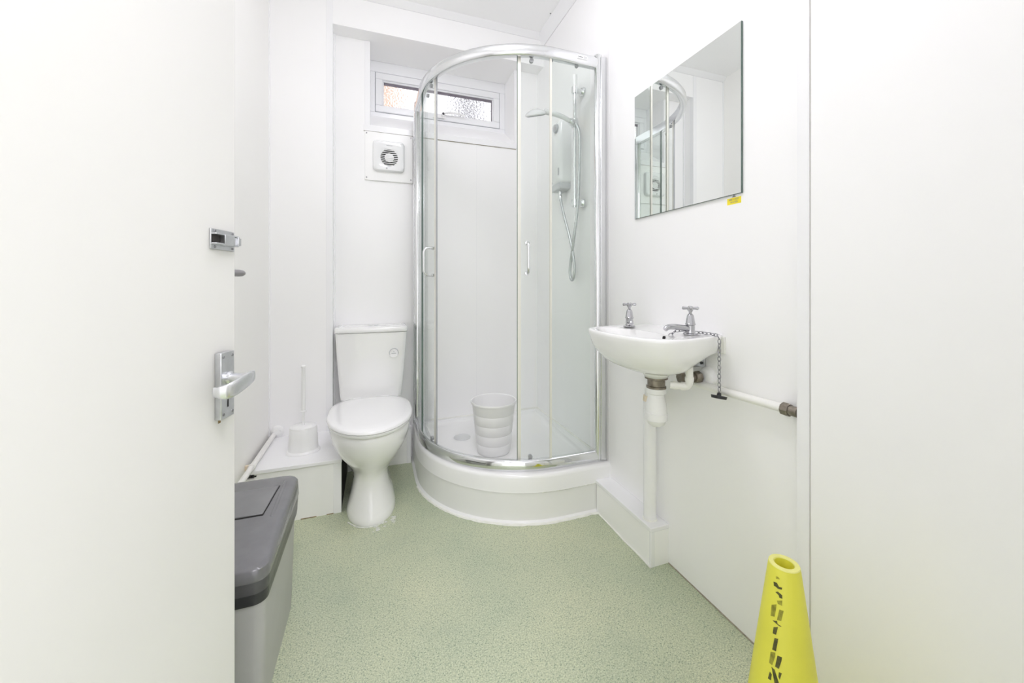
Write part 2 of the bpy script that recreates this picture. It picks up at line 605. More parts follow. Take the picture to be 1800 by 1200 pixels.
wfb = MB()
wfb.box(WX0, WX1, 2.497, 2.56, 2.2965, ZH)
wfb.box(WX0, WX1, 2.497, 2.56, 1.87, 2.0520)
wfb.box(WX0, -0.003, 2.497, 2.56, 2.0520, 2.2965)
wfb.box(0.7935, WX1, 2.497, 2.56, 2.0520, 2.2965)
wfb.build('window_frame', UPVC, win, bevel=0.003)
frame(-0.004, 0.7955, 2.05, 2.298, 0.012, 2.503, 2.512, 'frame_groove', GREYP, win, 0)
sash = frame(0.0005, 0.7900, 2.0555, 2.2930, 0.040, 2.492, 2.545, 'sash', UPVC, win, 0.004)
bead = MB()
frame(0.0385, 0.7525, 2.085, 2.2535, 0.010, 2.502, 2.535, 'glazing_bead', UPVC, win, 0.004)
MB().box(0.044, 0.738, 2.510, 2.516, 2.229, 2.245).build('gasket', GASKET, win, smooth=0)
MB().box(0.738, 0.743, 2.510, 2.516, 2.09, 2.245).build('gasket', GASKET, win, smooth=0)
MB().box(0.040, 0.750, 2.518, 2.522, 2.083, 2.252).build('glass_pane', OBSCURE, win, smooth=0)
hd = MB()
hd.box(0.345, 0.425, 2.478, 2.492, 2.062, 2.080)
hd.tube(catmull([(0.405, 2.470, 2.085), (0.44, 2.462, 2.096), (0.50, 2.462, 2.098), (0.545, 2.466, 2.092)], 6), 0.007, 10)
hd.cyl((0.405, 2.492, 2.078), (0.405, 2.464, 2.084), 0.011, n=16)
hnd = hd.build('handle', WPLAS, win, bevel=0.002)
MB().cyl((0.408, 2.4645, 2.086), (0.408, 2.461, 2.0865), 0.008, n=14).build('lock', BLACK, hnd)
MB().box(0.352, 0.412, 2.4765, 2.4785, 2.056, 2.0605).build('handle_base', GREYP, hnd, smooth=0)
sl = MB().hexa([(WX0, YB, 1.862), (WX1, YB, 1.862), (WX1, 2.50, 1.862), (WX0, 2.50, 1.862),
                (WX0, YB, 1.895), (WX1, YB, 1.895), (WX1, 2.50, 2.028), (WX0, 2.50, 2.028)])
sl.build('sloping_sill', WALL, win, smooth=0)
MB().box(-0.062, 0.842, 2.3045, YB, 1.8595, 1.894).build('sill_front_strip', PVC, win, bevel=0.001)
MB().box(-0.062, 0.842, 2.3075, YB, 1.8565, 1.8598).build('sealant_line', GRIME, win, smooth=0)

# what shows through the glass
hs = MB().box(-1.6, 0.27, 5.2, 5.6, 0, 4.6)
tag(hs.build('house_wall', BRICKM, None, smooth=0), 'peach wall of a building outside, blurred through window', 'building', kind='structure')
tk = thing('tree', (1.05, 4.6, 0), 'dark tree trunk outside, blurred by the window glass', 'tree')
MB().tube(catmull([(1.05, 4.6, 0), (1.06, 4.62, 1.5), (1.04, 4.6, 2.6), (1.08, 4.6, 3.5), (1.05, 4.6, 4.4)], 6), 0.085, 12).build('trunk', TREEM, tk)
bm_ = MB()
for k in range(7):
    z = 2.6 + 0.22 * k
    sgn = 1 if k % 2 else -1
    bm_.tube([(1.05, 4.6, z), (1.05 + sgn * 0.25, 4.6 + 0.05 * k, z + 0.14), (1.05 + sgn * 0.5, 4.6 + 0.1, z + 0.35)], [0.03, 0.02, 0.008], 8)
bm_.build('branches', TREEM, tk)
struct(MB().box(-4, 6, 2.76, 12, -0.1, 0.0), 'ground_outside', RISER, 'pale paving outside beyond the window', 'ground', smooth=0)

# ------------------------------------------------------------------ open door
DE = Vector((-0.247, 0.851, 0))
DD = Vector((0.2630, 0.9648, 0))
DN = Vector((0.9648, -0.2630, 0))


def DP(s, off, z):
    return DE - DD * s + DN * off + Vector((0, 0, z))


def dbox(b, s0, s1, o0, o1, z0, z1):
    return b.hexa([DP(s0, o0, z0), DP(s1, o0, z0), DP(s1, o1, z0), DP(s0, o1, z0), DP(s0, o0, z1), DP(s1, o0, z1), DP(s1, o1, z1), DP(s0, o1, z1)])


door = dbox(MB(), 0, 0.76, -0.040, 0, 0.012, 2.03).build('door_1', DOORM, None, bevel=0.0015)
tag(door, 'cream painted door standing open at the left', 'door', kind='structure')
sb = dbox(MB(), 0.0068, 0.068, 0, 0.003, 1.0605, 1.0955)
dbox(sb, 0.0068, 0.068, 0.003, 0.0115, 1.0855, 1.0885)
dbox(sb, 0.0068, 0.068, 0.003, 0.0115, 1.0685, 1.0715)
dbox(sb, 0.0205, 0.0465, 0.003, 0.0125, 1.0700, 1.0870)
dbox(sb, 0.0068, 0.0100, 0.003, 0.0125, 1.0700, 1.0870)
sbo = sb.build('slide_bolt', SATIN, door, bevel=0.0006)
dbox(MB(), -0.0035, 0.0204, 0.0032, 0.0095, 1.0718, 1.0852).build('bolt_bar', SATIN, sbo, bevel=0.0006)
dbox(MB(), 0.0468, 0.0665, 0.0031, 0.0042, 1.0718, 1.0852).build('bolt_slot', BROWN, sbo, smooth=0)
for s, z in ((0.0125, 1.0918), (0.0585, 1.0918), (0.0125, 1.0648), (0.0585, 1.0648)):
    MB().cyl(DP(s, 0.002, z), DP(s, 0.0042, z), 0.0027, 0.0020, 12).build('screw', SCREW, sbo)
lh = dbox(MB(), 0.0200, 0.0548, 0, 0.0110, 0.7650, 0.8810).build('lever_handle', SATIN, door, bevel=0.0012)
lv = MB()
lv.lathe([(0.0115, 0), (0.0115, 0.003), (0.0085, 0.006), (0.0075, 0.030), (0.0085, 0.039)], DP(0.0365, 0.0110, 0.8350), DN, 20)
path = [(0.0285, 0.048, 0.8362), (0.041, 0.0505, 0.8352), (0.060, 0.0505, 0.8315), (0.080, 0.0497, 0.8280), (0.094, 0.047, 0.8258), (0.1000, 0.040, 0.8255), (0.1005, 0.030, 0.8262)]
P7 = catmull([DP(*p) for p in path], 5)
rings = []
for i, p in enumerate(P7):
    t = (P7[min(i + 1, len(P7) - 1)] - P7[max(i - 1, 0)]).normalized()
    up = Vector((0, 0, 1))
    sd = t.cross(up).normalized()
    f = i / (len(P7) - 1)
    hh = 0.0098 + 0.0035 * sin(pi * min(1, f * 1.1)) if f < 0.9 else 0.0085
    hw = 0.0042
    rings.append([p + sd * (hw * cos(a)) * 1.0 + up * (hh * (1 if sin(a) > 0 else -1) * abs(sin(a)) ** 0.5) for a in [2 * pi * k / 16 for k in range(16)]])
lv.loft(rings)
lv.build('lever', LEVER, lh)
for s, z in ((0.0255, 0.8735), (0.0492, 0.8735), (0.0255, 0.7735), (0.0492, 0.7735)):
    MB().cyl(DP(s, 0.010, z), DP(s, 0.0119, z), 0.0032, 0.0025, 12).build('screw', SCREW, lh)
dbox(MB(), 0.0365, 0.0385, 0.0111, 0.0118, 0.784, 0.800).build('keyhole', DARK, lh, smooth=0)
rb_ = MB()
rb_.lathe([(0.0068, 0.0), (0.0068, 0.032), (0.0062, 0.040), (0.0042, 0.046), (0.0012, 0.048)], DP(-0.0002, -0.012, 1.022), DD, 18)
rb_.build('edge_bolt', GREYR, door)
dbox(MB(), 0.040, 0.046, 0, 0.0006, 0.757, 0.7635).build('rust_spot', RUST, door, smooth=0)

# ------------------------------------------------------------------ mirror + label
mi = thing('mirror', (XR, 1.082, 1.267), 'frameless rectangular mirror on the right wall', 'mirror')
MB().box(XR - 0.0065, XR, 0.8233, 1.3050, 1.2628, 1.7545).build('backing', GEDGE, mi, smooth=0)
MB().box(XR - 0.0072, XR - 0.0066, 0.8240, 1.3043, 1.2634, 1.7539).build('silvered_face', MIRROR, mi, smooth=0)
sk = thing('warning_label', (XR, 0.86, 1.235), 'small yellow hot water warning label under the mirror corner', 'label')
MB().box(XR - 0.0006, XR, 0.8290, 0.8755, 1.2360, 1.2550).build('backing', YEL, sk, smooth=0)
text_mesh('lettering', 'VERY HOT\nWATER', 0.0075, GREYINK, sk, (XR - 0.0009, 0.8523, 1.2455), (0, -1, 0), (0, 0, 1))
MB().add([(XR - 0.0008, 0.8597, 1.2565), (XR - 0.0008, 0.8457, 1.2565), (XR - 0.0008, 0.8527, 1.2625), (XR, 0.8597, 1.2565), (XR, 0.8457, 1.2565), (XR, 0.8527, 1.2625)],
         [(0, 1, 2), (3, 5, 4), (0, 3, 4, 1), (1, 4, 5, 2), (2, 5, 3, 0)]).build('warning_triangle', GREYINK, sk, smooth=0)

# ------------------------------------------------------------------ extractor fan
fb = thing('extractor_fan', (0.075, YB, 1.60), 'white square extractor fan on a screwed board below window', 'fan')
MB().box(-0.056, 0.2045, YB - 0.010, YB, 1.584, 1.856).build('mounting_board', BOXW, fb, bevel=0.0015)
for x, z in ((-0.047, 1.845), (0.193, 1.845), (-0.047, 1.598), (0.193, 1.603)):
    MB().cyl((x, YB - 0.009, z), (x, YB - 0.0125, z), 0.0042, 0.0036, 12).build('screw', SCREW, fb)


def rrect(cx, cz, hx, hz, r, y, n=6):
    pts = []
    for (sx, sz, a0) in ((1, 1, 0), (-1, 1, pi / 2), (-1, -1, pi), (1, -1, 3 * pi / 2)):
        for k in range(n + 1):
            a = a0 + k / n * pi / 2
            pts.append(Vector((cx + sx * (hx - r) + r * cos(a), y, cz + sz * (hz - r) + r * sin(a))))
    return pts


fx, fz = 0.071, 1.722
NF = 28
outer = [rrect(fx, fz, 0.0855, 0.0855, 0.022, YB - 0.010), rrect(fx, fz, 0.0850, 0.0850, 0.022, YB - 0.024), rrect(fx, fz, 0.0800, 0.0800, 0.020, YB - 0.031), rrect(fx, fz, 0.070, 0.070, 0.018, YB - 0.033)]
GX, GZ, GR = 0.073, 1.712, 0.047
angs = [2 * pi * i / NF + radians(45) - 2 * pi * 3 / NF for i in range(NF)]
ring = [Vector((GX + (GR + 0.002) * cos(a), YB - 0.0335, GZ + (GR + 0.002) * sin(a))) for a in angs]
ring2 = [Vector((GX + GR * cos(a), YB - 0.032, GZ + GR * sin(a))) for a in angs]
ring3 = [Vector((GX + GR * cos(a), YB - 0.012, GZ + GR * sin(a))) for a in angs]
MB().loft(outer + [ring, ring2, ring3], True, True, False).build('fan_cover', WPLAS2, fb)
MB().cyl((GX, YB - 0.0125, GZ), (GX, YB - 0.0145, GZ), GR, n=28).build('fan_opening', DARK, fb)
for k in range(9):
    zz = GZ - GR + (k + 0.5) * 2 * GR / 9 + 0.000
    hw = math.sqrt(max(0, GR ** 2 - (zz - GZ) ** 2))
    MB().box(GX - hw, GX + hw, YB - 0.033, YB - 0.029, zz - 0.0019, zz + 0.0019).build('grille_slat', WPLAS, fb, smooth=0)
MB().lathe([(0.025, 0), (0.025, 0.002), (0.022, 0.0035), (0.0, 0.004)], (GX, YB - 0.0300, GZ), (0, -1, 0), 24, True, False).build('grille_hub', WPLAS, fb)
for k in range(4):
    zz = GZ - 0.0135 + k * 0.009
    hw = math.sqrt(0.0215 ** 2 - (zz - GZ) ** 2)
    MB().box(GX - hw, GX + hw, YB - 0.0343, YB - 0.0336, zz - 0.0005, zz + 0.0005).build('hub_groove', GREYP, fb, smooth=0)
MB().cyl((0.060, YB - 0.032, 1.652), (0.060, YB - 0.0345, 1.652), 0.0036, n=10).build('screw', SCREW, fb)
MB().box(0.058, 0.090, YB - 0.0341, YB - 0.0332, 1.778, 1.780).build('printed_mark', GREYP, fb, smooth=0)

# ------------------------------------------------------------------ toilet


def egg(cx, hw, yf, yb, yc, z, n=48, p=2.3):
    pts = []
    for k in range(n):
        a = 2 * pi * k / n
        c, s = cos(a), sin(a)
        if s < 0:
            x, y = hw * c, yc + (yc - yf) * s
        else:
            x = hw * (abs(c) ** (2 / p)) * (1 if c >= 0 else -1)
            y = yc + (yb - yc) * (abs(s) ** (2 / p))
        pts.append(Vector((cx + x, y, z)))
    return pts


toi = thing('toilet', (-0.02, 1.90, 0), 'white close-coupled toilet with its lid closed', 'toilet')
CXT = -0.020
pr = [(0.000, 0.103, 1.700, 2.14, 1.86), (0.012, 0.104, 1.698, 2.14, 1.86), (0.03, 0.101, 1.703, 2.14, 1.87), (0.07, 0.089, 1.725, 2.14, 1.88), (0.11, 0.078, 1.745, 2.14, 1.88),
      (0.15, 0.073, 1.755, 2.14, 1.88), (0.18, 0.078, 1.748, 2.14, 1.88), (0.21, 0.094, 1.725, 2.15, 1.88), (0.24, 0.115, 1.695, 2.16, 1.88), (0.28, 0.141, 1.655, 2.18, 1.88),
      (0.32, 0.160, 1.628, 2.20, 1.88), (0.36, 0.170, 1.612, 2.22, 1.88), (0.390, 0.172, 1.607, 2.24, 1.88), (0.398, 0.168, 1.612, 2.24, 1.88)]
MB().loft([egg(CXT + (0.003 if z < 0.1 else 0), hw, yf, yb, yc, z, 48, 2.6) for z, hw, yf, yb, yc in pr]).build('pan', CERAM, toi, smooth=60)
lr = []
for z, g in ((0.401, -0.004), (0.404, 0.0), (0.412, 0.001), (0.415, -0.003)):
    lr.append(egg(CXT, 0.178 + g, 1.594 - g, 2.095, 1.87, z, 56, 3.2))
MB().loft(lr).build('seat', SEATM, toi, smooth=50)
lr = []
for z, g in ((0.4155, -0.004), (0.419, 0.001), (0.427, 0.0), (0.431, -0.006), (0.4345, -0.03), (0.436, -0.07)):
    lr.append(egg(CXT, 0.180 + g, 1.590 - g, 2.085 + g * 0.6, 1.87, z, 56, 3.2))
lid = MB().loft(lr).build('lid', SEATM, toi, smooth=50)
for x in (-0.085, 0.045):
    MB().cyl((x - 0.02, 2.094, 0.421), (x + 0.02, 2.094, 0.421), 0.0075, n=16).build('hinge', SEATM, toi)


def crect(x0, x1, y0, y1, z, r=0.022, bow=0.006):
    pts = []
    n = 5
    for (cx, cy, a0) in ((x1 - r, y1 - r, 0), (x0 + r, y1 - r, pi / 2), (x0 + r, y0 + r, pi), (x1 - r, y0 + r, 3 * pi / 2)):
        for k in range(n + 1):
            a = a0 + k / n * pi / 2
            pts.append(Vector((cx + r * cos(a), cy + r * sin(a), z)))
    xm = (x0 + x1) / 2
    hw = (x1 - x0) / 2
    out = []
    for i, p in enumerate(pts):
        out.append(p)
        if i == 3 * (n + 1) - 1:
            for f in (0.25, 0.5, 0.75):
                out.append(Vector((x0 + r + f * (x1 - x0 - 2 * r), y0, z)))
    for p in out:
        if p.y < (y0 + y1) / 2:
            p.y -= bow * (1 - ((p.x - xm) / hw) ** 2)
    return out


cis = []
for f in (0, 0.03, 0.1, 0.35, 0.7, 1.0):
    z = 0.405 + f * 0.345
    e = f ** 0.85
    cis.append(crect(-0.170 - 0.023 * e, 0.131 + 0.028 * e, 2.150 - 0.030 * e, 2.305, z))
MB().loft(cis).build('cistern', CERAM, toi, smooth=50)
MB().loft([crect(-0.194, 0.160, 2.117, 2.306, 0.7525), crect(-0.1965, 0.1625, 2.1145, 2.307, 0.755), crect(-0.1965, 0.1625, 2.1145, 2.307, 0.773), crect(-0.192, 0.158, 2.119, 2.305, 0.779), crect(-0.17, 0.136, 2.14, 2.29, 0.7805)]).build('cistern_lid', CERAM, toi, smooth=50)
MB().lathe([(0.024, 0), (0.024, 0.004), (0.020, 0.006), (0.0, 0.0065)], (-0.012, 2.205, 0.780), (0, 0, 1), 24, True, False).build('flush_button', CHROME, toi)
bd = MB().lathe([(0.025, -0.004), (0.025, 0.0010)], (0.091, 2.1210, 0.642), (0.0, -1, 0.09), 28).build('round_sticker', WLAB, toi)
bt = MB()
bt.tube([(0.091 + 0.0225 * cos(a), 2.1192 - 0.002 * sin(a), 0.642 + 0.0225 * sin(a)) for a in [2 * pi * k / 28 for k in range(28)]], 0.0016, 5, True)
bt.box(0.079, 0.103, 2.1180, 2.1230, 0.6375, 0.6405)
bt.box(0.0890, 0.0930, 2.1176, 2.1226, 0.6450, 0.6490)
bt.build('sticker_print', GREYP, bd, smooth=0)
MB().tube(catmull([(0.06, 1.80, 0.0012), (0.03, 1.715, 0.0012), (-0.02, 1.694, 0.0012), (-0.07, 1.712, 0.0012), (-0.11, 1.76, 0.0012)], 6), 0.0028, 6).build('sealant_bead', STAIN, toi)

# dried residue on the floor in front of the pan
import random
random.seed(4)
rd = MB()
for k in range(26):
    cx = 0.035 + random.uniform(-0.045, 0.05)
    cy = 1.700 + random.uniform(-0.028, 0.026) + (cx - 0.035) * 0.35
    r = random.uniform(0.003, 0.011)
    nn = 8
    pts = [(cx + r * random.uniform(0.5, 1.2) * cos(2 * pi * j / nn), cy + 0.6 * r * random.uniform(0.5, 1.2) * sin(2 * pi * j / nn)) for j in range(nn)]
    rd.loft([[Vector((x, y, 0.0002)) for x, y in pts], [Vector((x, y, 0.0006 + 0.00006 * k)) for x, y in pts]])
o = rd.build('residue', STAIN, None, smooth=0)
tag(o, 'dried white sealant residue on the floor before the pan', 'residue', kind='stuff')

# ------------------------------------------------------------------ toilet brush
tb = thing('toilet_brush', (-0.313, 1.955, 0.237), 'white toilet brush in a pot on the low boxing', 'toilet brush')


def oval(cx, cy, rx, ry, z, n=36):
    return [Vector((cx + rx * cos(2 * pi * k / n), cy + ry * sin(2 * pi * k / n), z)) for k in range(n)]


bcx, bcy = -0.311, 1.985
MB().loft([oval(bcx, bcy, 0.070, 0.060, 0.237), oval(bcx, bcy, 0.070, 0.060, 0.243), oval(bcx, bcy, 0.062, 0.053, 0.250), oval(bcx, bcy, 0.059, 0.050, 0.30), oval(bcx, bcy, 0.057, 0.048, 0.343), oval(bcx, bcy, 0.055, 0.046, 0.346)]).build('pot', WPLAS, tb)
MB().loft([oval(bcx, bcy, 0.056, 0.047, 0.3465), oval(bcx, bcy, 0.055, 0.046, 0.352), oval(bcx, bcy, 0.048, 0.040, 0.357), oval(bcx, bcy, 0.018, 0.015, 0.359)]).build('pot_lid', WPLAS, tb)
MB().lathe([(0.0055, 0.355), (0.0055, 0.415), (0.012, 0.417), (0.012, 0.421), (0.008, 0.424), (0.0088, 0.50), (0.0080, 0.618), (0.0105, 0.622), (0.0105, 0.627), (0.005, 0.631)], (bcx, bcy, 0), (0, 0, 1), 16).build('handle', WPLAS, tb)

# ------------------------------------------------------------------ pipe along the left wall
lp = thing('left_wall_pipe', (-0.474, 1.9, 0.255), 'white painted pipe running along the left wall above boxing', 'pipe')
MB().tube([(-0.476, 2.215, 0.2535), (-0.476, 1.87, 0.2535), (-0.476, 1.80, 0.2550), (-0.476, 0.90, 0.262)], 0.0110, 14).build('pipe', PAINTP, lp)
MB().lathe([(0.030, 0), (0.030, 0.004), (0.026, 0.008), (0.016, 0.010), (0.016, 0.016), (0.0115, 0.017)], (-0.463, YA, 0.264), (0, -1, 0), 28).build('wall_flange', WPLAS, lp)
MB().lathe([(0.0135, 0), (0.0145, 0.004), (0.0135, 0.014)], (-0.476, 1.846, 0.2538), (0, -1, 0.0), 18).build('joint_collar', PAINTP, lp)
MB().box(XL, -0.476, 1.838, 1.848, 0.240, 0.264).build('pipe_clip', CREAMP, lp, bevel=0.002)

# ------------------------------------------------------------------ swing bin
bn = thing('swing_bin', (-0.37, 1.2, 0), 'grey swing-lid waste bin behind the open door edge', 'bin')


def brect(x0, x1, y0, y1, z, r=0.03, n=5, dz=None):
    pts = []
    for (cx, cy, a0) in ((x1 - r, y1 - r, 0), (x0 + r, y1 - r, pi / 2), (x0 + r, y0 + r, pi), (x1 - r, y0 + r, 3 * pi / 2)):
        for k in range(n + 1):
            a = a0 + k / n * pi / 2
            p = Vector((cx + r * cos(a), cy + r * sin(a), z))
            if dz:
                p.z += dz(p.y)
            pts.append(p)
    return pts


MB().loft([brect(-0.485, -0.247, 1.030, 1.378, 0.0, 0.022), brect(-0.486, -0.2455, 1.028, 1.380, 0.03, 0.022), brect(-0.492, -0.239, 1.020, 1.395, 0.30, 0.022), brect(-0.492, -0.239, 1.020, 1.395, 0.31, 0.022)]).build('body', BINB, bn, smooth=50)
MB().loft([brect(-0.470, -0.264, 1.0245, 1.06, 0.0, 0.012), brect(-0.470, -0.264, 1.0240, 1.06, 0.034, 0.012), brect(-0.462, -0.272, 1.0270, 1.06, 0.041, 0.010)]).build('foot', BINB, bn, smooth=50)


def lz(y):
    return 0.0


def topz(y):                       # lid ridge line: low at the front, high at the back
    t = (y - 1.02) / 0.40
    return 0.361 + 0.027 * min(1, max(0, t * 1.12))


rg = []
MB().loft([brect(-0.4965, -0.2350, 1.015, 1.405, 0.276, 0.026), brect(-0.4970, -0.2335, 1.013, 1.407, 0.290, 0.026), brect(-0.4970, -0.2330, 1.012, 1.409, 0.310, 0.026)]).build('bin_liner', LINER, bn, smooth=60)
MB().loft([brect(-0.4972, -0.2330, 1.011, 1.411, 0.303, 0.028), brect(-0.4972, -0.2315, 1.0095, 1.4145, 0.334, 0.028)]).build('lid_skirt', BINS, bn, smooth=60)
lid_r = [brect(-0.4972, -0.2310, 1.009, 1.4150, 0.331, 0.028), brect(-0.4972, -0.2305, 1.008, 1.416, 0.335, 0.028)]
for (ins, hgt) in ((0.002, 0.80), (0.007, 0.94), (0.016, 0.99), (0.040, 1.0)):
    r = brect(-0.4972 + ins * 0.6, -0.2305 - ins * 1.25, 1.008 + ins * 0.9, 1.416 - ins * 0.5, 0, 0.03)
    for p in r:
        p.z = 0.335 + (topz(p.y) - 0.335) * hgt
    lid_r.append(r)
MB().loft(lid_r).build('lid', BINL, bn, smooth=50)
# side channel and flap on the sloping top
fl = MB()
x0, x1, y0, y1 = -0.485, -0.289, 1.215, 1.345
fl.hexa([(x0, y0, topz(y0) - 0.004), (x1, y0, topz(y0) - 0.004), (x1 + 0.012, y1, topz(y1) - 0.004), (x0, y1, topz(y1) - 0.004),
         (x0, y0, topz(y0) + 0.0035), (x1, y0, topz(y0) + 0.0035), (x1 + 0.012, y1, topz(y1) + 0.0035), (x0, y1, topz(y1) + 0.0035)])
fl.build('swing_flap', BINF, bn, bevel=0.002)
gl_ = MB()
gl_.hexa([(x0, y0 - 0.004, topz(y0) - 0.003), (x1 + 0.002, y0 - 0.004, topz(y0) - 0.003), (x1 + 0.015, y1 + 0.004, topz(y1) - 0.003), (x0, y1 + 0.004, topz(y1) - 0.003),
          (x0, y0 - 0.004, topz(y0 - 0.004) + 0.0008), (x1 + 0.002, y0 - 0.004, topz(y0 - 0.004) + 0.0008), (x1 + 0.015, y1 + 0.004, topz(y1) + 0.0008), (x0, y1 + 0.004, topz(y1) + 0.0008)])
gl_.build('flap_gap', DARK, bn, smooth=0)
rdg = MB()
rdg.loft([[Vector((-0.262 + dx, y, topz(y) - 0.006 + dz)) for dx, dz in ((-0.008, 0), (0.006, -0.003), (0.003, 0.0065), (-0.006, 0.0085))] for y in (1.20, 1.26, 1.32, 1.372)])
rdg.build('side_ridge', BINL, bn, bevel=0.002)

# ------------------------------------------------------------------ shower enclosure geometry
ECX, ECY, ER = 0.742, 2.047, 0.527
EL = ECX - ER


def epath(o=0.0, n=30, x_end=0.955, y_end=2.275, cx=ECX, cy=ECY, R=ER, extra=None):
    """plan curve of the enclosure offset inward by o, from the right wall round to the back wall"""
    r = R - o
    pts = [(x_end, cy - r)]
    pts.append((cx, cy - r)) if x_end > cx + 0.001 else None
    for k in range(1, n):
        a = -pi / 2 - k / n * pi / 2
        pts.append((cx + r * cos(a), cy + r * sin(a)))
    pts.append((cx - r, cy))
    if y_end > cy + 0.001:
        pts.append((cx - r, y_end))
    return pts


def normals2(pts):
    out = []
    for i in range(len(pts)):
        a = Vector(pts[max(i - 1, 0)])
        b = Vector(pts[min(i + 1, len(pts) - 1)])
        t = (b - a).normalized()
        out.append(Vector((t.y, -t.x)))   # inward
    return out


def sweep(pts, prof, closedprof=True):
    """prof: list of (outward offset, z)"""
    ns = normals2(pts)
    # make sure normal points outward (away from enclosure centre)
    rings = []
    for p, nrm in zip(pts, ns):
        c = Vector((ECX + 0.15, ECY + 0.1)) - Vector(p)
        if nrm.dot(c) > 0:
            nrm = -nrm
        rings.append([Vector((p[0] + nrm.x * a, p[1] + nrm.y * a, z)) for a, z in prof])
    return MB().loft(rings)


# tray + riser
TCX, TCY, TR = 0.750, 2.030, 0.551
tray = thing('shower_tray', (0.6, 1.9, 0), 'white quadrant shower tray raised on a curved riser', 'shower tray')


def tplan(o, z, R=TR):
    r = R - o
    pts = [Vector((XR - 0.0005, TCY - r, z))]
    for k in range(0, 31):
        a = -pi / 2 - k / 30 * pi / 2
        pts.append(Vector((TCX + r * cos(a), TCY + r * sin(a), z)))
    pts.append(Vector((TCX - r, YB - 0.0005, z)))
    pts.append(Vector((XR - 0.0005, YB - 0.0005, z)))
    return pts


rings = [tplan(0.0, 0.128), tplan(0.001, 0.134), tplan(0.004, 0.185), tplan(0.007, 0.194), tplan(0.013, 0.1995), tplan(0.022, 0.2015), tplan(0.060, 0.2005)]


def tin(o, z, inset):
    pts = tplan(o, z)
    for p in pts:
        p.x = min(p.x, XR - inset)
        p.y = min(p.y, YB - inset)
    return pts


rings += [tin(0.072, 0.2000, 0.030), tin(0.085, 0.182, 0.044), tin(0.10, 0.1765, 0.06)]
MB().loft(rings).build('tray', ACRYL, tray, smooth=35)
MB().loft([tplan(-0.008, 0.0), tplan(0.0035, 0.012), tplan(0.0035, 0.127)], True, True, True).build('riser_panel', RISER, tray, smooth=35)
pts = []
random.seed(2)
for k in range(0, 60):
    f = k / 59
    if f < 0.2:
        p = (0.915 - f / 0.2 * (0.915 - TCX), TCY - TR - 0.008)
    else:
        a = -pi / 2 - (f - 0.2) / 0.8 * pi / 2 * 0.92
        p = (TCX + (TR + 0.008) * cos(a), TCY + (TR + 0.008) * sin(a))
    pts.append(Vector((p[0], p[1] - random.uniform(0, 0.004), 0.001)))
MB().tube(pts, [random.uniform(0.0045, 0.0075) for _ in pts], 6).build('sealant_bead', SEALANT, tray)
pts = [Vector((0.98, TCY - TR - 0.001, 0.1285)), Vector((0.90, TCY - TR - 0.001, 0.127)), Vector((0.82, TCY - TR - 0.0005, 0.1265)), Vector((TCX, TCY - TR, 0.1265)), Vector((0.66, 1.486, 0.127))]
MB().tube(catmull(pts, 4), 0.0016, 5).build('joint_sealant', STAIN, tray)
MB().lathe([(0.045, 0), (0.045, 0.003), (0.03, 0.006), (0, 0.007)], (0.44, 2.05, 0.1765), (0, 0, 1), 24, True, False).build('waste_cover', CHROME, tray)
MB().tube([(0.31, YB - 0.003, 0.2015), (0.98, YB - 0.003, 0.2015), (XR - 0.003, YB - 0.01, 0.2015), (XR - 0.003, 1.60, 0.2015)], 0.005, 6).build('wall_sealant', SEALANT, tray)
rs = MB()
rs.tube([(XR - 0.001, 1.497, 0.14), (XR - 0.001, 1.498, 0.165), (XR - 0.0015, 1.505, 0.20)], 0.0018, 5)
rs.build('rust_line', RUST, tray)

# enclosure
en = thing('shower_enclosure', (0.6, 1.9, 0.2), 'curved glass shower enclosure with chrome frame in the corner', 'shower enclosure')
ZB0, ZB1, ZT0, ZT1 = 0.201, 0.246, 1.981, 2.036
P0 = epath(0.0, 34, 0.948, 2.272)
top_prof = [(-0.030, ZT0 + 0.004), (-0.004, ZT0), (0.001, ZT0 + 0.004), (0.004, ZT0 + 0.014), (0.005, ZT0 + 0.026), (0.003, ZT0 + 0.040), (-0.003, ZT0 + 0.050), (-0.012, ZT1), (-0.030, ZT1 - 0.002)]
sweep(P0, top_prof).build('top_rail', ALU, en, smooth=50)
bot_prof = [(-0.034, ZB0), (0.004, ZB0), (0.0055, ZB0 + 0.010), (0.005, ZB0 + 0.024), (0.001, ZB0 + 0.037), (-0.007, ZB1), (-0.020, ZB1), (-0.034, ZB0 + 0.03)]
sweep(P0, bot_prof).build('bottom_rail', CHROME, en, smooth=50)
# wall profiles
wp = MB().box(0.962, XR, 1.511, 1.549, 0.203, 2.030).build('wall_channel', ALU, en, bevel=0.002)
wp2 = MB()
wp2.lathe([(0.0165, 0.2015), (0.0165, 2.040), (0.014, 2.043)], (0.9560, 1.5300, 0), (0, 0, 1), 24)
wp2.build('wall_post', ALU, en)
MB().box(0.206, 0.244, 2.283, YB, 0.203, 2.030).build('wall_channel', ALU, en, bevel=0.002)
MB().lathe([(0.0175, 0.2015), (0.0175, 2.040), (0.015, 2.043)], (0.2265, 2.270, 0), (0, 0, 1), 24).build('wall_post', CHROME, en)
# fixed panes
g1 = MB().box(0.722, 0.942, 1.5285, 1.5335, 0.240, 1.986).build('glass_pane', GLASS, en, smooth=0)
g2 = MB().box(EL + 0.0105, EL + 0.0155, 2.04, 2.262, 0.240, 1.986).build('glass_pane', GLASS, en, smooth=0)
MB().box(0.715, 0.724, 1.5270, 1.5350, 0.240, 1.986).build('edge_seal', SEALC, en, smooth=0)
MB().box(EL + 0.009, EL + 0.017, 2.034, 2.042, 0.240, 1.986).build('edge_seal', GEDGE, en, smooth=0)


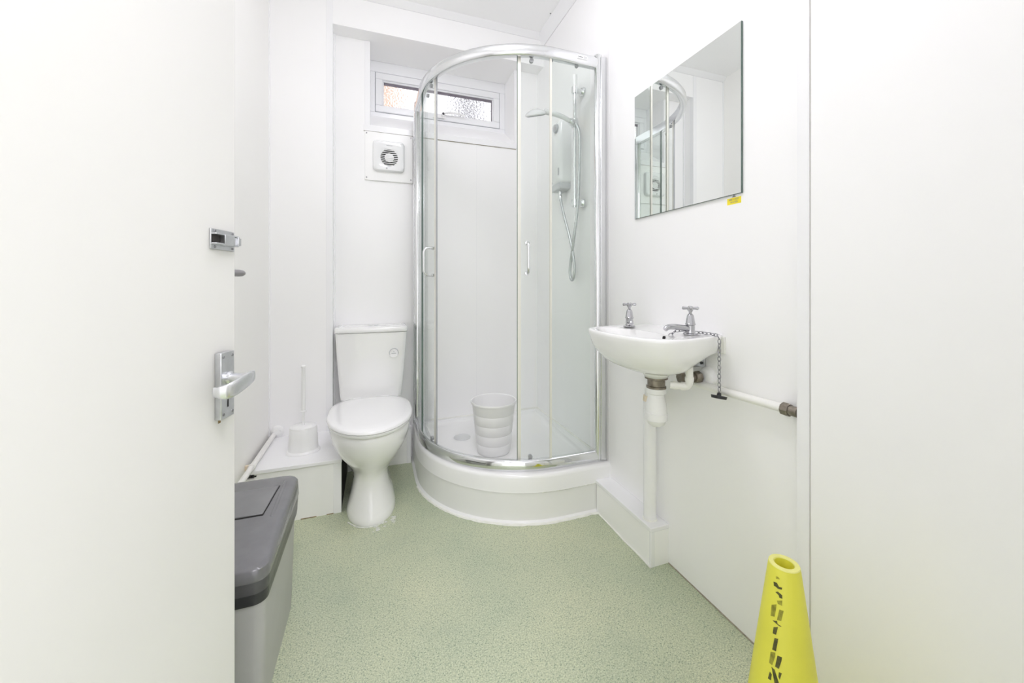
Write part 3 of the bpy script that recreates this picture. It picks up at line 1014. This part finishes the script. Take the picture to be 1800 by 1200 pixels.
def arcpts(o, a0, a1, n=24):
    r = ER - o
    return [(ECX + r * cos(a0 + (a1 - a0) * k / n), ECY + r * sin(a0 + (a1 - a0) * k / n)) for k in range(n + 1)]


def sheet(pts, o_th, z0, z1):
    return sweep(pts, [(0, z0), (-o_th, z0), (-o_th, z1), (0, z1)])


# right sliding door (slid back behind the fixed pane)
DO = 0.024
aR = math.atan2(1.5706 - ECY, 0.5808 - ECX)
aL = math.atan2(1.8671 - ECY, 0.2722 - ECX)
if aR > 0:
    aR -= 2 * pi
if aL > 0:
    aL -= 2 * pi
rp = [(0.925, ECY - ER + DO)] + arcpts(DO, -pi / 2, aR, 16)
dr = sheet(rp, 0.005, 0.238, 1.984).build('sliding_door', GLASS, en, smooth=50)
lpth = arcpts(DO, aL, -pi, 14) + [(ECX - ER + DO, 2.255)]
dl = sheet(lpth, 0.005, 0.238, 1.984).build('sliding_door', GLASS, en, smooth=50)


def seal_at(ang, parent, w0, m, name, da):
    r = ER - DO
    b = sheet([(ECX + r * cos(ang + da * k), ECY + r * sin(ang + da * k)) for k in (0, 0.5, 1)], 0.008, 0.236, 1.985)
    return b.build(name, m, parent)


seal_at(aR, dr, 0.012, SEALC, 'magnetic_seal', 0.028)
seal_at(aR - 0.006, dr, 0.004, GEDGE, 'seal_edge', 0.006)
seal_at(aL, dl, 0.012, SEALC, 'magnetic_seal', -0.030)
seal_at(aL + 0.006, dl, 0.004, GREYP, 'seal_edge', -0.006)


def d_handle(ang, parent, zc):
    r = ER - DO
    nrm = Vector((cos(ang), sin(ang), 0))
    base = Vector((ECX + r * cos(ang), ECY + r * sin(ang), zc))
    h = 0.066
    pts = [base + Vector((0, 0, h)), base + nrm * 0.022 + Vector((0, 0, h)), base + nrm * 0.036 + Vector((0, 0, h - 0.004)), base + nrm * 0.046 + Vector((0, 0, h - 0.017)),
           base + nrm * 0.047 + Vector((0, 0, h - 0.035)), base + nrm * 0.047 - Vector((0, 0, h - 0.035)), base + nrm * 0.046 - Vector((0, 0, h - 0.017)), base + nrm * 0.036 - Vector((0, 0, h - 0.004)), base + nrm * 0.022 - Vector((0, 0, h)), base - Vector((0, 0, h))]
    b = MB().tube(catmull(pts, 4), 0.0062, 12)
    for s in (1, -1):
        b.cyl(base + Vector((0, 0, s * h)) - nrm * 0.004, base + Vector((0, 0, s * h)) + nrm * 0.006, 0.0095, n=16)
        b.cyl(base + Vector((0, 0, s * h)) - nrm * 0.014, base + Vector((0, 0, s * h)) - nrm * 0.005, 0.0095, n=16)
    b.build('door_handle', CHROME, parent)


d_handle(aR + 0.082, dr, 1.114)
d_handle(aL - 0.060, dl, 1.110)


def roller(ang, z, parent, m=GREYP, o=DO):
    r = ER - o
    nrm = Vector((cos(ang), sin(ang), 0))
    b = Vector((ECX + r * cos(ang), ECY + r * sin(ang), z))
    MB().cyl(b - nrm * 0.007, b + nrm * 0.004, 0.0095, n=16).build('roller', m, parent)


roller(aR + 0.12, 1.972, dr)
roller(aL - 0.10, 1.972, dl)
roller(aL - 0.20, 1.945, dl)
roller(aR + 0.11, 0.252, dr)
roller(aL - 0.08, 0.252, dl)
for x in (0.725, 0.85):
    MB().cyl((x, 1.534, 1.978), (x, 1.541, 1.978), 0.008, n=14).build('pane_clip', GREYP, en)
# small sticker on the top rail
lb = MB().box(0.842, 0.892, 1.5135, 1.5200, 2.0000, 2.0170).build('rail_sticker', WLAB, en, smooth=0)
lbm = MB()
lbm.box(0.8445, 0.8458, 1.5131, 1.5137, 2.004, 2.013)
lbm.box(0.8500, 0.8700, 1.5131, 1.5137, 2.0070, 2.0100)
lbm.build('sticker_print', GREYINK, lb, smooth=0)
text_mesh('sticker_print', '33', 0.0125, GREYINK, lb, (0.8815, 1.5132, 2.0088), (1, 0, 0), (0, 0, 1))

# ------------------------------------------------------------------ things in the shower
bk = thing('waste_basket', (0.553, 1.838, 0.1765), 'white ribbed plastic waste basket standing in the shower tray', 'basket')
BX, BY, BZ = 0.553, 1.838, 0.177
prof = [(0.078, 0.0), (0.081, 0.003)]
H = 0.252
for k in range(1, 5):
    f = k * 0.19
    r = 0.081 + f * (0.108 - 0.081)
    prof += [(r - 0.0002, f * H - 0.0015), (r - 0.0008, f * H), (r + 0.0001, f * H + 0.0012)]
prof += [(0.107, H - 0.012), (0.1135, H - 0.010), (0.114, H - 0.003), (0.1125, H), (0.1085, H - 0.002), (0.104, H - 0.03), (0.079, 0.006), (0.0, 0.006)]
MB().lathe(prof, (BX, BY, BZ), (0, 0, 1), 44, True, False).build('basket_body', WPLAS, bk, smooth=50)

es = thing('electric_shower', (XR, 1.93, 1.52), 'white electric shower unit on wall behind the glass', 'shower unit')


def esr(x, y0, y1, z0, z1, r=0.02):
    pts = []
    n = 5
    for (cy, cz, a0) in ((y1 - r, z1 - r, 0), (y0 + r, z1 - r, pi / 2), (y0 + r, z0 + r, pi), (y1 - r, z0 + r, 3 * pi / 2)):
        for k in range(n + 1):
            a = a0 + k / n * pi / 2
            pts.append(Vector((x, cy + r * cos(a), cz + r * sin(a))))
    return pts


MB().loft([esr(XR, 1.852, 1.968, 1.545, 1.885), esr(0.945, 1.852, 1.968, 1.545, 1.885), esr(0.930, 1.858, 1.964, 1.552, 1.880), esr(0.924, 1.870, 1.953, 1.565, 1.868)]).build('casing', WPLAS2, es, smooth=60)
MB().lathe([(0.024, 0), (0.024, 0.006), (0.021, 0.012), (0.0, 0.013)], (0.925, 1.892, 1.842), (-1, 0, 0), 26, True, False).build('dial', GREYP, es)
MB().box(0.918, 0.9245, 1.889, 1.895, 1.821, 1.863).build('dial_pointer', WPLAS, es, bevel=0.001)
MB().hexa([(0.930, 1.862, 1.515), (XR, 1.862, 1.515), (XR, 1.960, 1.510), (0.925, 1.960, 1.510), (0.926, 1.858, 1.548), (XR, 1.858, 1.548), (XR, 1.964, 1.548), (0.926, 1.964, 1.548)]).build('base_cover', LGREY, es, bevel=0.004)
MB().cyl((0.955, 1.91, 1.513), (0.955, 1.91, 1.486), 0.009, n=14).build('outlet', CHROME, es)
MB().box(0.9225, 0.9245, 1.866, 1.873, 1.585, 1.625).build('indicator', GREYP, es, smooth=0)

sr = thing('shower_rail', (0.945, 1.72, 1.40), 'chrome vertical rail holding the shower head, two wall brackets', 'shower rail')
RX, RY = 0.942, 1.722
MB().cyl((RX, RY, 1.385), (RX, RY, 2.035), 0.0095, n=16).build('rail', CHROME, sr)
MB().cyl((RX, RY, 1.985), (RX, RY, 2.048), 0.0125, n=16).build('rail_cap', WPLAS, sr)
for z in (1.972, 1.409):
    b = MB()
    b.cyl((RX - 0.012, RY, z), (XR, RY, z), 0.0125, n=16)
    b.lathe([(0.023, 0), (0.023, 0.008), (0.019, 0.014)], (XR, RY, z), (-1, 0, 0), 24)
    b.cyl((RX, RY, z - 0.016), (RX, RY, z + 0.016), 0.016, n=16)
    b.build('bracket', ALU, sr)
MB().lathe([(0.017, -0.02), (0.019, 0), (0.017, 0.02)], (RX, RY, 1.808), (0, 0, 1), 18).build('slider', CHROME, sr)

sh = thing('hand_shower', (0.9, 1.72, 1.815), 'white hand-held shower head clipped to the chrome rail', 'shower head')
pp = catmull([(0.925, 1.712, 1.806), (0.87, 1.716, 1.827), (0.82, 1.72, 1.838), (0.778, 1.728, 1.8445)], 5)
MB().tube(pp, [0.0105 + 0.004 * i / len(pp) for i in range(len(pp))], 14).build('handle', WPLAS2, sh)
hx = Vector((0.735, 1.735, 1.832))
ax = Vector((0.24, 0.29, -0.9)).normalized()
MB().lathe([(0.012, -0.020), (0.034, -0.012), (0.050, -0.002), (0.052, 0.006), (0.048, 0.011)], hx, ax, 28).build('head', WPLAS2, sh)
MB().lathe([(0.043, 0), (0.043, 0.002)], hx + ax * 0.0112, ax, 28).build('spray_plate', GREYP, sh)
MB().lathe([(0.016, -0.014), (0.0185, 0), (0.016, 0.016)], (0.922, 1.713, 1.807), (1, 0.0, -0.35), 16).build('holder_collar', ALU, sh)

ho = thing('shower_hose', (0.93, 1.74, 1.1), 'silver flexible shower hose hanging in a narrow loop', 'hose')
hp = catmull([(0.928, 1.712, 1.803), (0.945, 1.700, 1.785), (0.953, 1.692, 1.72), (0.952, 1.695, 1.55), (0.948, 1.705, 1.38), (0.945, 1.74, 1.22), (0.946, 1.775, 1.10), (0.945, 1.775, 1.045),
              (0.945, 1.755, 1.022), (0.945, 1.735, 1.045), (0.946, 1.735, 1.11), (0.948, 1.78, 1.23), (0.95, 1.85, 1.36), (0.954, 1.897, 1.45), (0.955, 1.91, 1.488)], 8)
MB().tube(hp, 0.0075, 10).build('hose', HOSE, ho)
MB().lathe([(0.009, 0), (0.011, 0.006), (0.009, 0.03)], (0.955, 1.91, 1.488), (0, -0.2, -1), 14).build('hose_nut', CHROME, ho)
MB().lathe([(0.0085, 0), (0.0105, 0.006), (0.0095, 0.032)], (0.9475, 1.716, 1.345), (0, 0.15, -1), 14).build('hose_retainer', WPLAS, ho)

# ------------------------------------------------------------------ wash basin
ba = thing('wash_basin', (XR, 1.035, 0.70), 'small white wall-hung wash basin with two chrome taps', 'basin')
ctrl = [(0.9925, 0.893), (0.955, 0.872), (0.88, 0.850), (0.80, 0.838), (0.745, 0.848), (0.706, 0.895), (0.684, 0.98), (0.679, 1.07), (0.686, 1.150), (0.712, 1.195), (0.77, 1.218), (0.87, 1.232), (0.955, 1.222), (0.9925, 1.206)]
oc = [Vector((x, y, 0)) for x, y in ctrl]
outl = catmull(oc, 6) + [Vector((0.9925, 1.206 - (1.206 - 0.893) * f, 0)) for f in (0.2, 0.4, 0.6, 0.8)]
BC = Vector((0.862, 1.030, 0))


def bring(sc_, z, keep=0.0, cx=None, sx=None):
    """scaled outline; keep>0 holds the part near the wall on the wall"""
    r = []
    for p in outl:
        c = BC if cx is None else cx
        x = c.x + (p.x - c.x) * (sx if sx else sc_)
        y = c.y + (p.y - c.y) * sc_
        if keep and p.x > c.x:
            x = x + (p.x - x) * keep
        r.append(Vector((x, y, z)))
    return r


def bell(cx, cy, rx, ry, z):
    r = []
    for p in outl:
        a = math.atan2((p.y - BC.y), (p.x - BC.x))
        r.append(Vector((cx + rx * cos(a), cy + ry * sin(a), z)))
    return r


def mixr(A, B, t):
    return [a.lerp(b, t) for a, b in zip(A, B)]


drain = bell(0.862, 1.030, 0.042, 0.042, 0.0)


def zr(r, z):
    return [Vector((p.x, p.y, z)) for p in r]


rings = [zr(bell(0.862, 1.030, 0.036, 0.036, 0), 0.700), zr(bell(0.862, 1.030, 0.043, 0.043, 0), 0.712), zr(bell(0.862, 1.030, 0.052, 0.052, 0), 0.722)]


def under(t, z, k):
    A = bell(0.862, 1.030, 0.052, 0.052, 0)
    r = []
    for a, p in zip(A, outl):
        tt = t
        r.append(Vector((a.x + (p.x - a.x) * tt, a.y + (p.y - a.y) * tt, z)))
    return r


def under2(t, z0):
    # the sides rise toward the wall: points near the wall sit higher
    A = bell(0.862, 1.030, 0.052, 0.052, 0)
    r = []
    for a, p in zip(A, outl):
        wall = max(0.0, min(1.0, (p.x - 0.86) / 0.13))
        z = z0 + (0.794 - z0) * wall * (t ** 0.8)
        r.append(Vector((a.x + (p.x - a.x) * t, a.y + (p.y - a.y) * t, min(z, 0.81))))
    return r


rings += [under2(0.34, 0.728), under2(0.54, 0.739), under2(0.70, 0.755), under2(0.83, 0.776), under2(0.925, 0.800), zr(bring(0.980, 0, 1.0), 0.825), zr(bring(1.0, 0, 1.0), 0.838), zr(bring(0.998, 0, 1.0), 0.845), zr(bring(0.985, 0, 0.9), 0.8485), zr(bring(0.95, 0, 0.8), 0.8485)]
rim_in = bell(0.775, 1.035, 0.077, 0.150, 0)
rings += [zr(mixr(bring(0.93, 0, 0.7), rim_in, 0.6), 0.847), zr(rim_in, 0.844), zr(bell(0.777, 1.035, 0.072, 0.143, 0), 0.834), zr(bell(0.785, 1.035, 0.062, 0.115, 0), 0.79), zr(bell(0.805, 1.032, 0.045, 0.075, 0), 0.755), zr(bell(0.83, 1.03, 0.02, 0.02, 0), 0.742)]
MB().loft(rings).build('bowl', CERAM, ba, smooth=60)
MB().lathe([(0.020, 0), (0.020, 0.002)], (0.83, 1.03, 0.7425), (0, 0, 1), 20).build('drain', CHROME, ba)
MB().cyl((0.846, 0.966, 0.833), (0.838, 0.968, 0.833), 0.008, n=14).build('overflow_hole', DARK, ba)
ovr = MB().box(XR - 0.006, XR, 0.880, 0.896, 0.79, 0.842).build('wall_pad', SEALANT, ba, bevel=0.002)


def tap(x, y, z, sp, spang_len, parent):
    t = MB()
    t.lathe([(0.021, 0), (0.021, 0.003), (0.014, 0.005), (0.0125, 0.008), (0.0125, 0.028), (0.0150, 0.0300), (0.0150, 0.0325), (0.0135, 0.034), (0.0095, 0.058), (0.0075, 0.0605), (0.0045, 0.063), (0.0045, 0.068), (0.0078, 0.072), (0.0085, 0.080), (0.006, 0.084)], (x, y, z), (0, 0, 1), 24)
    body = t.build('tap', TAPM, parent)
    d = Vector((sp[0], sp[1], 0)).normalized()
    b0 = Vector((x, y, z + 0.017))
    L = spang_len
    pts = catmull([b0 + d * 0.004, b0 + d * 0.3 * L + Vector((0, 0, 0.004)), b0 + d * 0.65 * L + Vector((0, 0, 0.008)), b0 + d * 0.88 * L + Vector((0, 0, 0.007)), b0 + d * L + Vector((0, 0, 0.000))], 5)
    MB().tube(pts, [0.0098 - 0.0028 * i / len(pts) for i in range(len(pts))], 14).build('spout', TAPM, body)
    c = MB()
    zc = z + 0.0795
    a0 = math.atan2(y, x) + pi / 2 + 0.15
    for k in range(4):
        a = a0 + k * pi / 2
        e = Vector((cos(a), sin(a), 0))
        o_ = Vector((x, y, zc))
        c.tube([o_ + e * 0.004, o_ + e * 0.012, o_ + e * 0.021, o_ + e * 0.0235], [0.0045, 0.0040, 0.0052, 0.0030], 10)
    c.lathe([(0.0075, -0.006), (0.008, 0.002), (0.006, 0.006), (0, 0.007)], (x, y, zc), (0, 0, 1), 18, True, False)
    c.build('cross_handle', TAPM, body)
    return body


tap(0.900, 0.924, 0.8485, (-1, 0.10), 0.088, ba)
tap(0.865, 1.175, 0.8485, (-0.55, -0.9), 0.075, ba)
bkt = MB()
bkt.box(XR - 0.005, XR, 0.955, 0.985, 0.735, 0.80)
bkt.box(0.955, XR, 0.975, 0.985, 0.735, 0.80)
bo = bkt.build('bracket', SATIN, ba, bevel=0.001)
MB().cyl((XR - 0.0055, 0.967, 0.748), (XR - 0.0085, 0.967, 0.748), 0.0045, n=10).build('screw', BLACK, bo)

# chain and plug
ch = thing('plug_chain', (0.985, 0.872, 0.66), 'black plug on a metal chain looped round the right tap', 'plug')
cp = catmull([(0.848, 0.955, 0.842), (0.868, 0.952, 0.8555), (0.885, 0.948, 0.858), (0.902, 0.9485, 0.856), (0.924, 0.935, 0.8535), (0.936, 0.905, 0.853), (0.940, 0.880, 0.8525), (0.938, 0.862, 0.8505), (0.937, 0.8535, 0.838), (0.936, 0.8525, 0.80), (0.936, 0.8525, 0.74), (0.936, 0.8525, 0.690)], 14)
# arc-length resample
acc = [0.0]
for i in range(1, len(cp)):
    acc.append(acc[-1] + (cp[i] - cp[i - 1]).length)
step = 0.0125
nlk = int(acc[-1] / step)
ck = MB()
j = 0
for k in range(nlk):
    s = (k + 0.5) * step
    while acc[j + 1] < s:
        j += 1
    f = (s - acc[j]) / (acc[j + 1] - acc[j])
    c = cp[j].lerp(cp[j + 1], f)
    t = (cp[j + 1] - cp[j]).normalized()
    up = Vector((0, 0, 1)) if abs(t.z) < 0.8 else Vector((0.7, 0.7, 0))
    u = t.cross(up).normalized()
    v = t.cross(u)
    sd = u if k % 2 else v
    sd = (u * cos(0.7 + k * pi / 2) + v * sin(0.7 + k * pi / 2)).normalized()
    ck.tube([c + t * (0.0080 * cos(a)) + sd * (0.0046 * sin(a)) for a in [2 * pi * q_ / 10 for q_ in range(10)]], 0.0011, 5, True)
ck.build('chain', CHAINM, ch)
pl = MB()
pa = Vector((0.21, 0.09, 1)).normalized()
pc = Vector((0.934, 0.8520, 0.674))
pl.lathe([(0.0195, -0.003), (0.0210, 0.0035), (0.0210, 0.005), (0.006, 0.0055), (0.0050, 0.0125), (0.003, 0.014)], pc, pa, 24)
pl.build('plug', BLACK, ch)

# trap below the basin
bt_ = thing('bottle_trap', (0.862, 1.03, 0.54), 'white plastic bottle trap under the wash basin', 'trap')
TX, TY = 0.862, 1.030
MB().lathe([(0.036, 0.7005), (0.036, 0.695), (0.028, 0.692), (0.0275, 0.672), (0.031, 0.670), (0.031, 0.664)], (TX, TY, 0), (0, 0, 1), 24).build('brass_nut', BRASS, bt_)
MB().lathe([(0.0305, 0.664), (0.0305, 0.648), (0.025, 0.645)], (TX, TY, 0), (0, 0, 1), 24).build('top_collar', WPLAS, bt_)
MB().lathe([(0.024, 0.645), (0.026, 0.635), (0.031, 0.615), (0.0325, 0.585), (0.0345, 0.584), (0.0345, 0.562), (0.030, 0.560), (0.026, 0.548), (0.014, 0.540)], (TX, TY, 0), (0, 0, 1), 28).build('bottle', WPLAS, bt_)
pth = catmull([(TX + 0.01, TY + 0.02, 0.628), (0.895, 1.075, 0.632), (0.925, 1.125, 0.634), (0.944, 1.158, 0.626), (0.951, 1.170, 0.600), (0.951, 1.170, 0.580)], 6)
MB().tube(pth, 0.019, 14).build('outlet_bend', WPLAS, bt_)
MB().lathe([(0.0245, 0), (0.0245, 0.006), (0.0225, 0.02)], (0.951, 1.170, 0.573), (0, 0, 1), 22).build('joint_ring', CREAMP, bt_)

wpz = thing('waste_pipe', (0.951, 1.17, 0.14), 'vertical white waste pipe between trap and low boxing', 'pipe')
MB().cyl((0.951, 1.170, 0.1405), (0.951, 1.170, 0.572), 0.0225, n=24).build('pipe', PVC, wpz)
MB().lathe([(0.026, 0), (0.024, 0.006)], (0.951, 1.170, 0.1405), (0, 0, 1), 24).build('base_sealant', SEALANT, wpz)

# supply pipe along the right wall
sp = thing('supply_pipe', (0.972, 0.85, 0.68), 'white painted supply pipe along the wall under basin', 'pipe')
MB().tube([(0.968, 1.01, 0.684), (0.968, 0.85, 0.685), (0.968, 0.655, 0.689)], 0.0112, 14).build('wall_pipe', PAINTP, sp)
b = MB()
b.lathe([(0.0160, 0), (0.0165, 0.003), (0.0165, 0.014), (0.015, 0.018)], (0.968, 0.690, 0.6880), (0, -1, 0), 8)
b.build('pipe_nut', BRASS, sp)
MB().lathe([(0.0125, 0), (0.0125, 0.02)], (0.968, 0.672, 0.6885), (0, -1, 0), 16).build('pipe_end', BRASS, sp)
b = MB()
b.tube([(0.900, 0.928, 0.80), (0.900, 0.928, 0.765)], 0.0125, 14)
b.tube(catmull([(0.900, 0.928, 0.768), (0.900, 0.928, 0.73), (0.900, 0.928, 0.703), (0.8985, 0.932, 0.692), (0.893, 0.938, 0.688), (0.88, 0.95, 0.688), (0.862, 0.966, 0.689)], 6), 0.0108, 14)
b.build('tap_tail', PAINTP, sp)
for c_, d_ in (((0.900, 0.928, 0.712), (0, 0, 1)), ((0.889, 0.942, 0.688), (-0.7, 0.6, 0)), ((0.872, 0.957, 0.6885), (-0.7, 0.6, 0))):
    MB().lathe([(0.0128, -0.006), (0.0128, 0.006)], c_, d_, 16).build('solder_ring', PAINTP, sp)
b = MB()
b.cyl((0.905, 0.955, 0.708), (0.955, 0.955, 0.708), 0.0105, n=14)
b.lathe([(0.0185, 0), (0.019, 0.004), (0.019, 0.016), (0.016, 0.02)], (0.965, 0.955, 0.708), (-1, 0, 0), 8)
b.lathe([(0.0175, 0), (0.018, 0.004), (0.018, 0.014)], (0.93, 0.985, 0.703), (-1, 0.2, 0), 8)
b.build('compression_nut', BRASS, sp)
MB().lathe([(0.031, 0), (0.031, 0.004), (0.027, 0.012), (0.018, 0.018)], (XR, 0.945, 0.709), (-1, 0, 0), 26).build('wall_flange', WPLAS, sp)

# ------------------------------------------------------------------ yellow cone
co = thing('safety_cone', (0.7255, 0.515, 0), 'yellow plastic safety cone with worn black print', 'cone')
CX, CY = 0.7255, 0.515
MB().lathe([(0.083, 0.028), (0.0255, 0.472), (0.0242, 0.475), (0.0162, 0.4755), (0.0153, 0.472), (0.0148, 0.42), (0.072, 0.028)], (CX, CY, 0), (0, 0, 1), 48, False, False).build('cone_body', CONE, co, smooth=40)
MB().lathe([(0.0251, 0.4745), (0.0242, 0.4762), (0.0170, 0.4764), (0.0156, 0.4745)], (CX, CY, 0), (0, 0, 1), 40, False, False).build('rim', CONET, co)
MB().lathe([(0.0150, 0.445), (0.0150, 0.447)], (CX, CY, 0), (0, 0, 1), 24).build('inner_floor', CONE, co)
MB().loft([brect(CX - 0.130, CX + 0.130, CY - 0.130, CY + 0.130, 0.0, 0.03), brect(CX - 0.130, CX + 0.130, CY - 0.130, CY + 0.130, 0.018, 0.03), brect(CX - 0.118, CX + 0.118, CY - 0.118, CY + 0.118, 0.028, 0.03)]).build('base', CONE, co)
marks = [[(-2.998, 0.4603), (-2.882, 0.4614), (-2.767, 0.459), (-2.988, 0.4563)],
         [(-3.119, 0.4488), (-2.917, 0.45), (-2.803, 0.4454), (-2.627, 0.4464), (-2.65, 0.4429), (-2.849, 0.4413), (-2.957, 0.4426), (-3.069, 0.4421)],
         [(-2.964, 0.4334), (-2.841, 0.4365), (-2.621, 0.4337), (-2.61, 0.4282), (-2.757, 0.4274), (-2.785, 0.431)],
         [(-2.867, 0.4205), (-2.618, 0.4249), (-2.615, 0.4162), (-2.814, 0.4158)],
         [(-3.112, 0.4074), (-2.88, 0.4136), (-2.89, 0.4052), (-2.934, 0.391), (-3.113, 0.388)],
         [(-2.739, 0.4076), (-2.549, 0.4085), (-2.645, 0.3902), (-2.824, 0.388)],
         [(-3.008, 0.3825), (-2.822, 0.3864), (-2.797, 0.3822), (-2.633, 0.381), (-2.717, 0.38), (-2.857, 0.3815)],
         [(-2.947, 0.3726), (-2.773, 0.3771), (-2.835, 0.3627), (-2.97, 0.3613)],
         [(-2.884, 0.3557), (-2.746, 0.3578), (-2.808, 0.3354), (-2.948, 0.3342)],
         [(-2.995, 0.3285), (-2.832, 0.3322), (-2.833, 0.3258), (-2.914, 0.3086), (-3.025, 0.3085)],
         [(-2.752, 0.3298), (-2.597, 0.3309), (-2.615, 0.3242), (-2.693, 0.3096), (-2.817, 0.3096)],
         [(-2.933, 0.3047), (-2.828, 0.3036), (-2.682, 0.2866), (-2.81, 0.2821)],
         [(-2.98, 0.2947), (-2.912, 0.2926), (-2.931, 0.2822), (-3.027, 0.2814)],
         [(-2.69, 0.3042), (-2.601, 0.3045), (-2.656, 0.2928), (-2.701, 0.2969)]]
faint = (0, 3, 4, 5, 9)
INK2 = mat('faded_black_print', (0.33, 0.31, 0.03), 0.55, var=0.4, vscale=140)


def cpt(th, z, e):
    R = 0.0255 + (0.472 - z) * (0.083 - 0.0255) / (0.472 - 0.028) + e
    return Vector((CX + R * cos(th), CY + R * sin(th), z))


for i, pg in enumerate(marks):
    A = [cpt(t_, z_, 0.0006) for t_, z_ in pg]
    B = [cpt(t_, z_, -0.0004) for t_, z_ in pg]
    MB().loft([B, A]).build('printed_mark', INK2 if i in faint else INK, co, smooth=0)
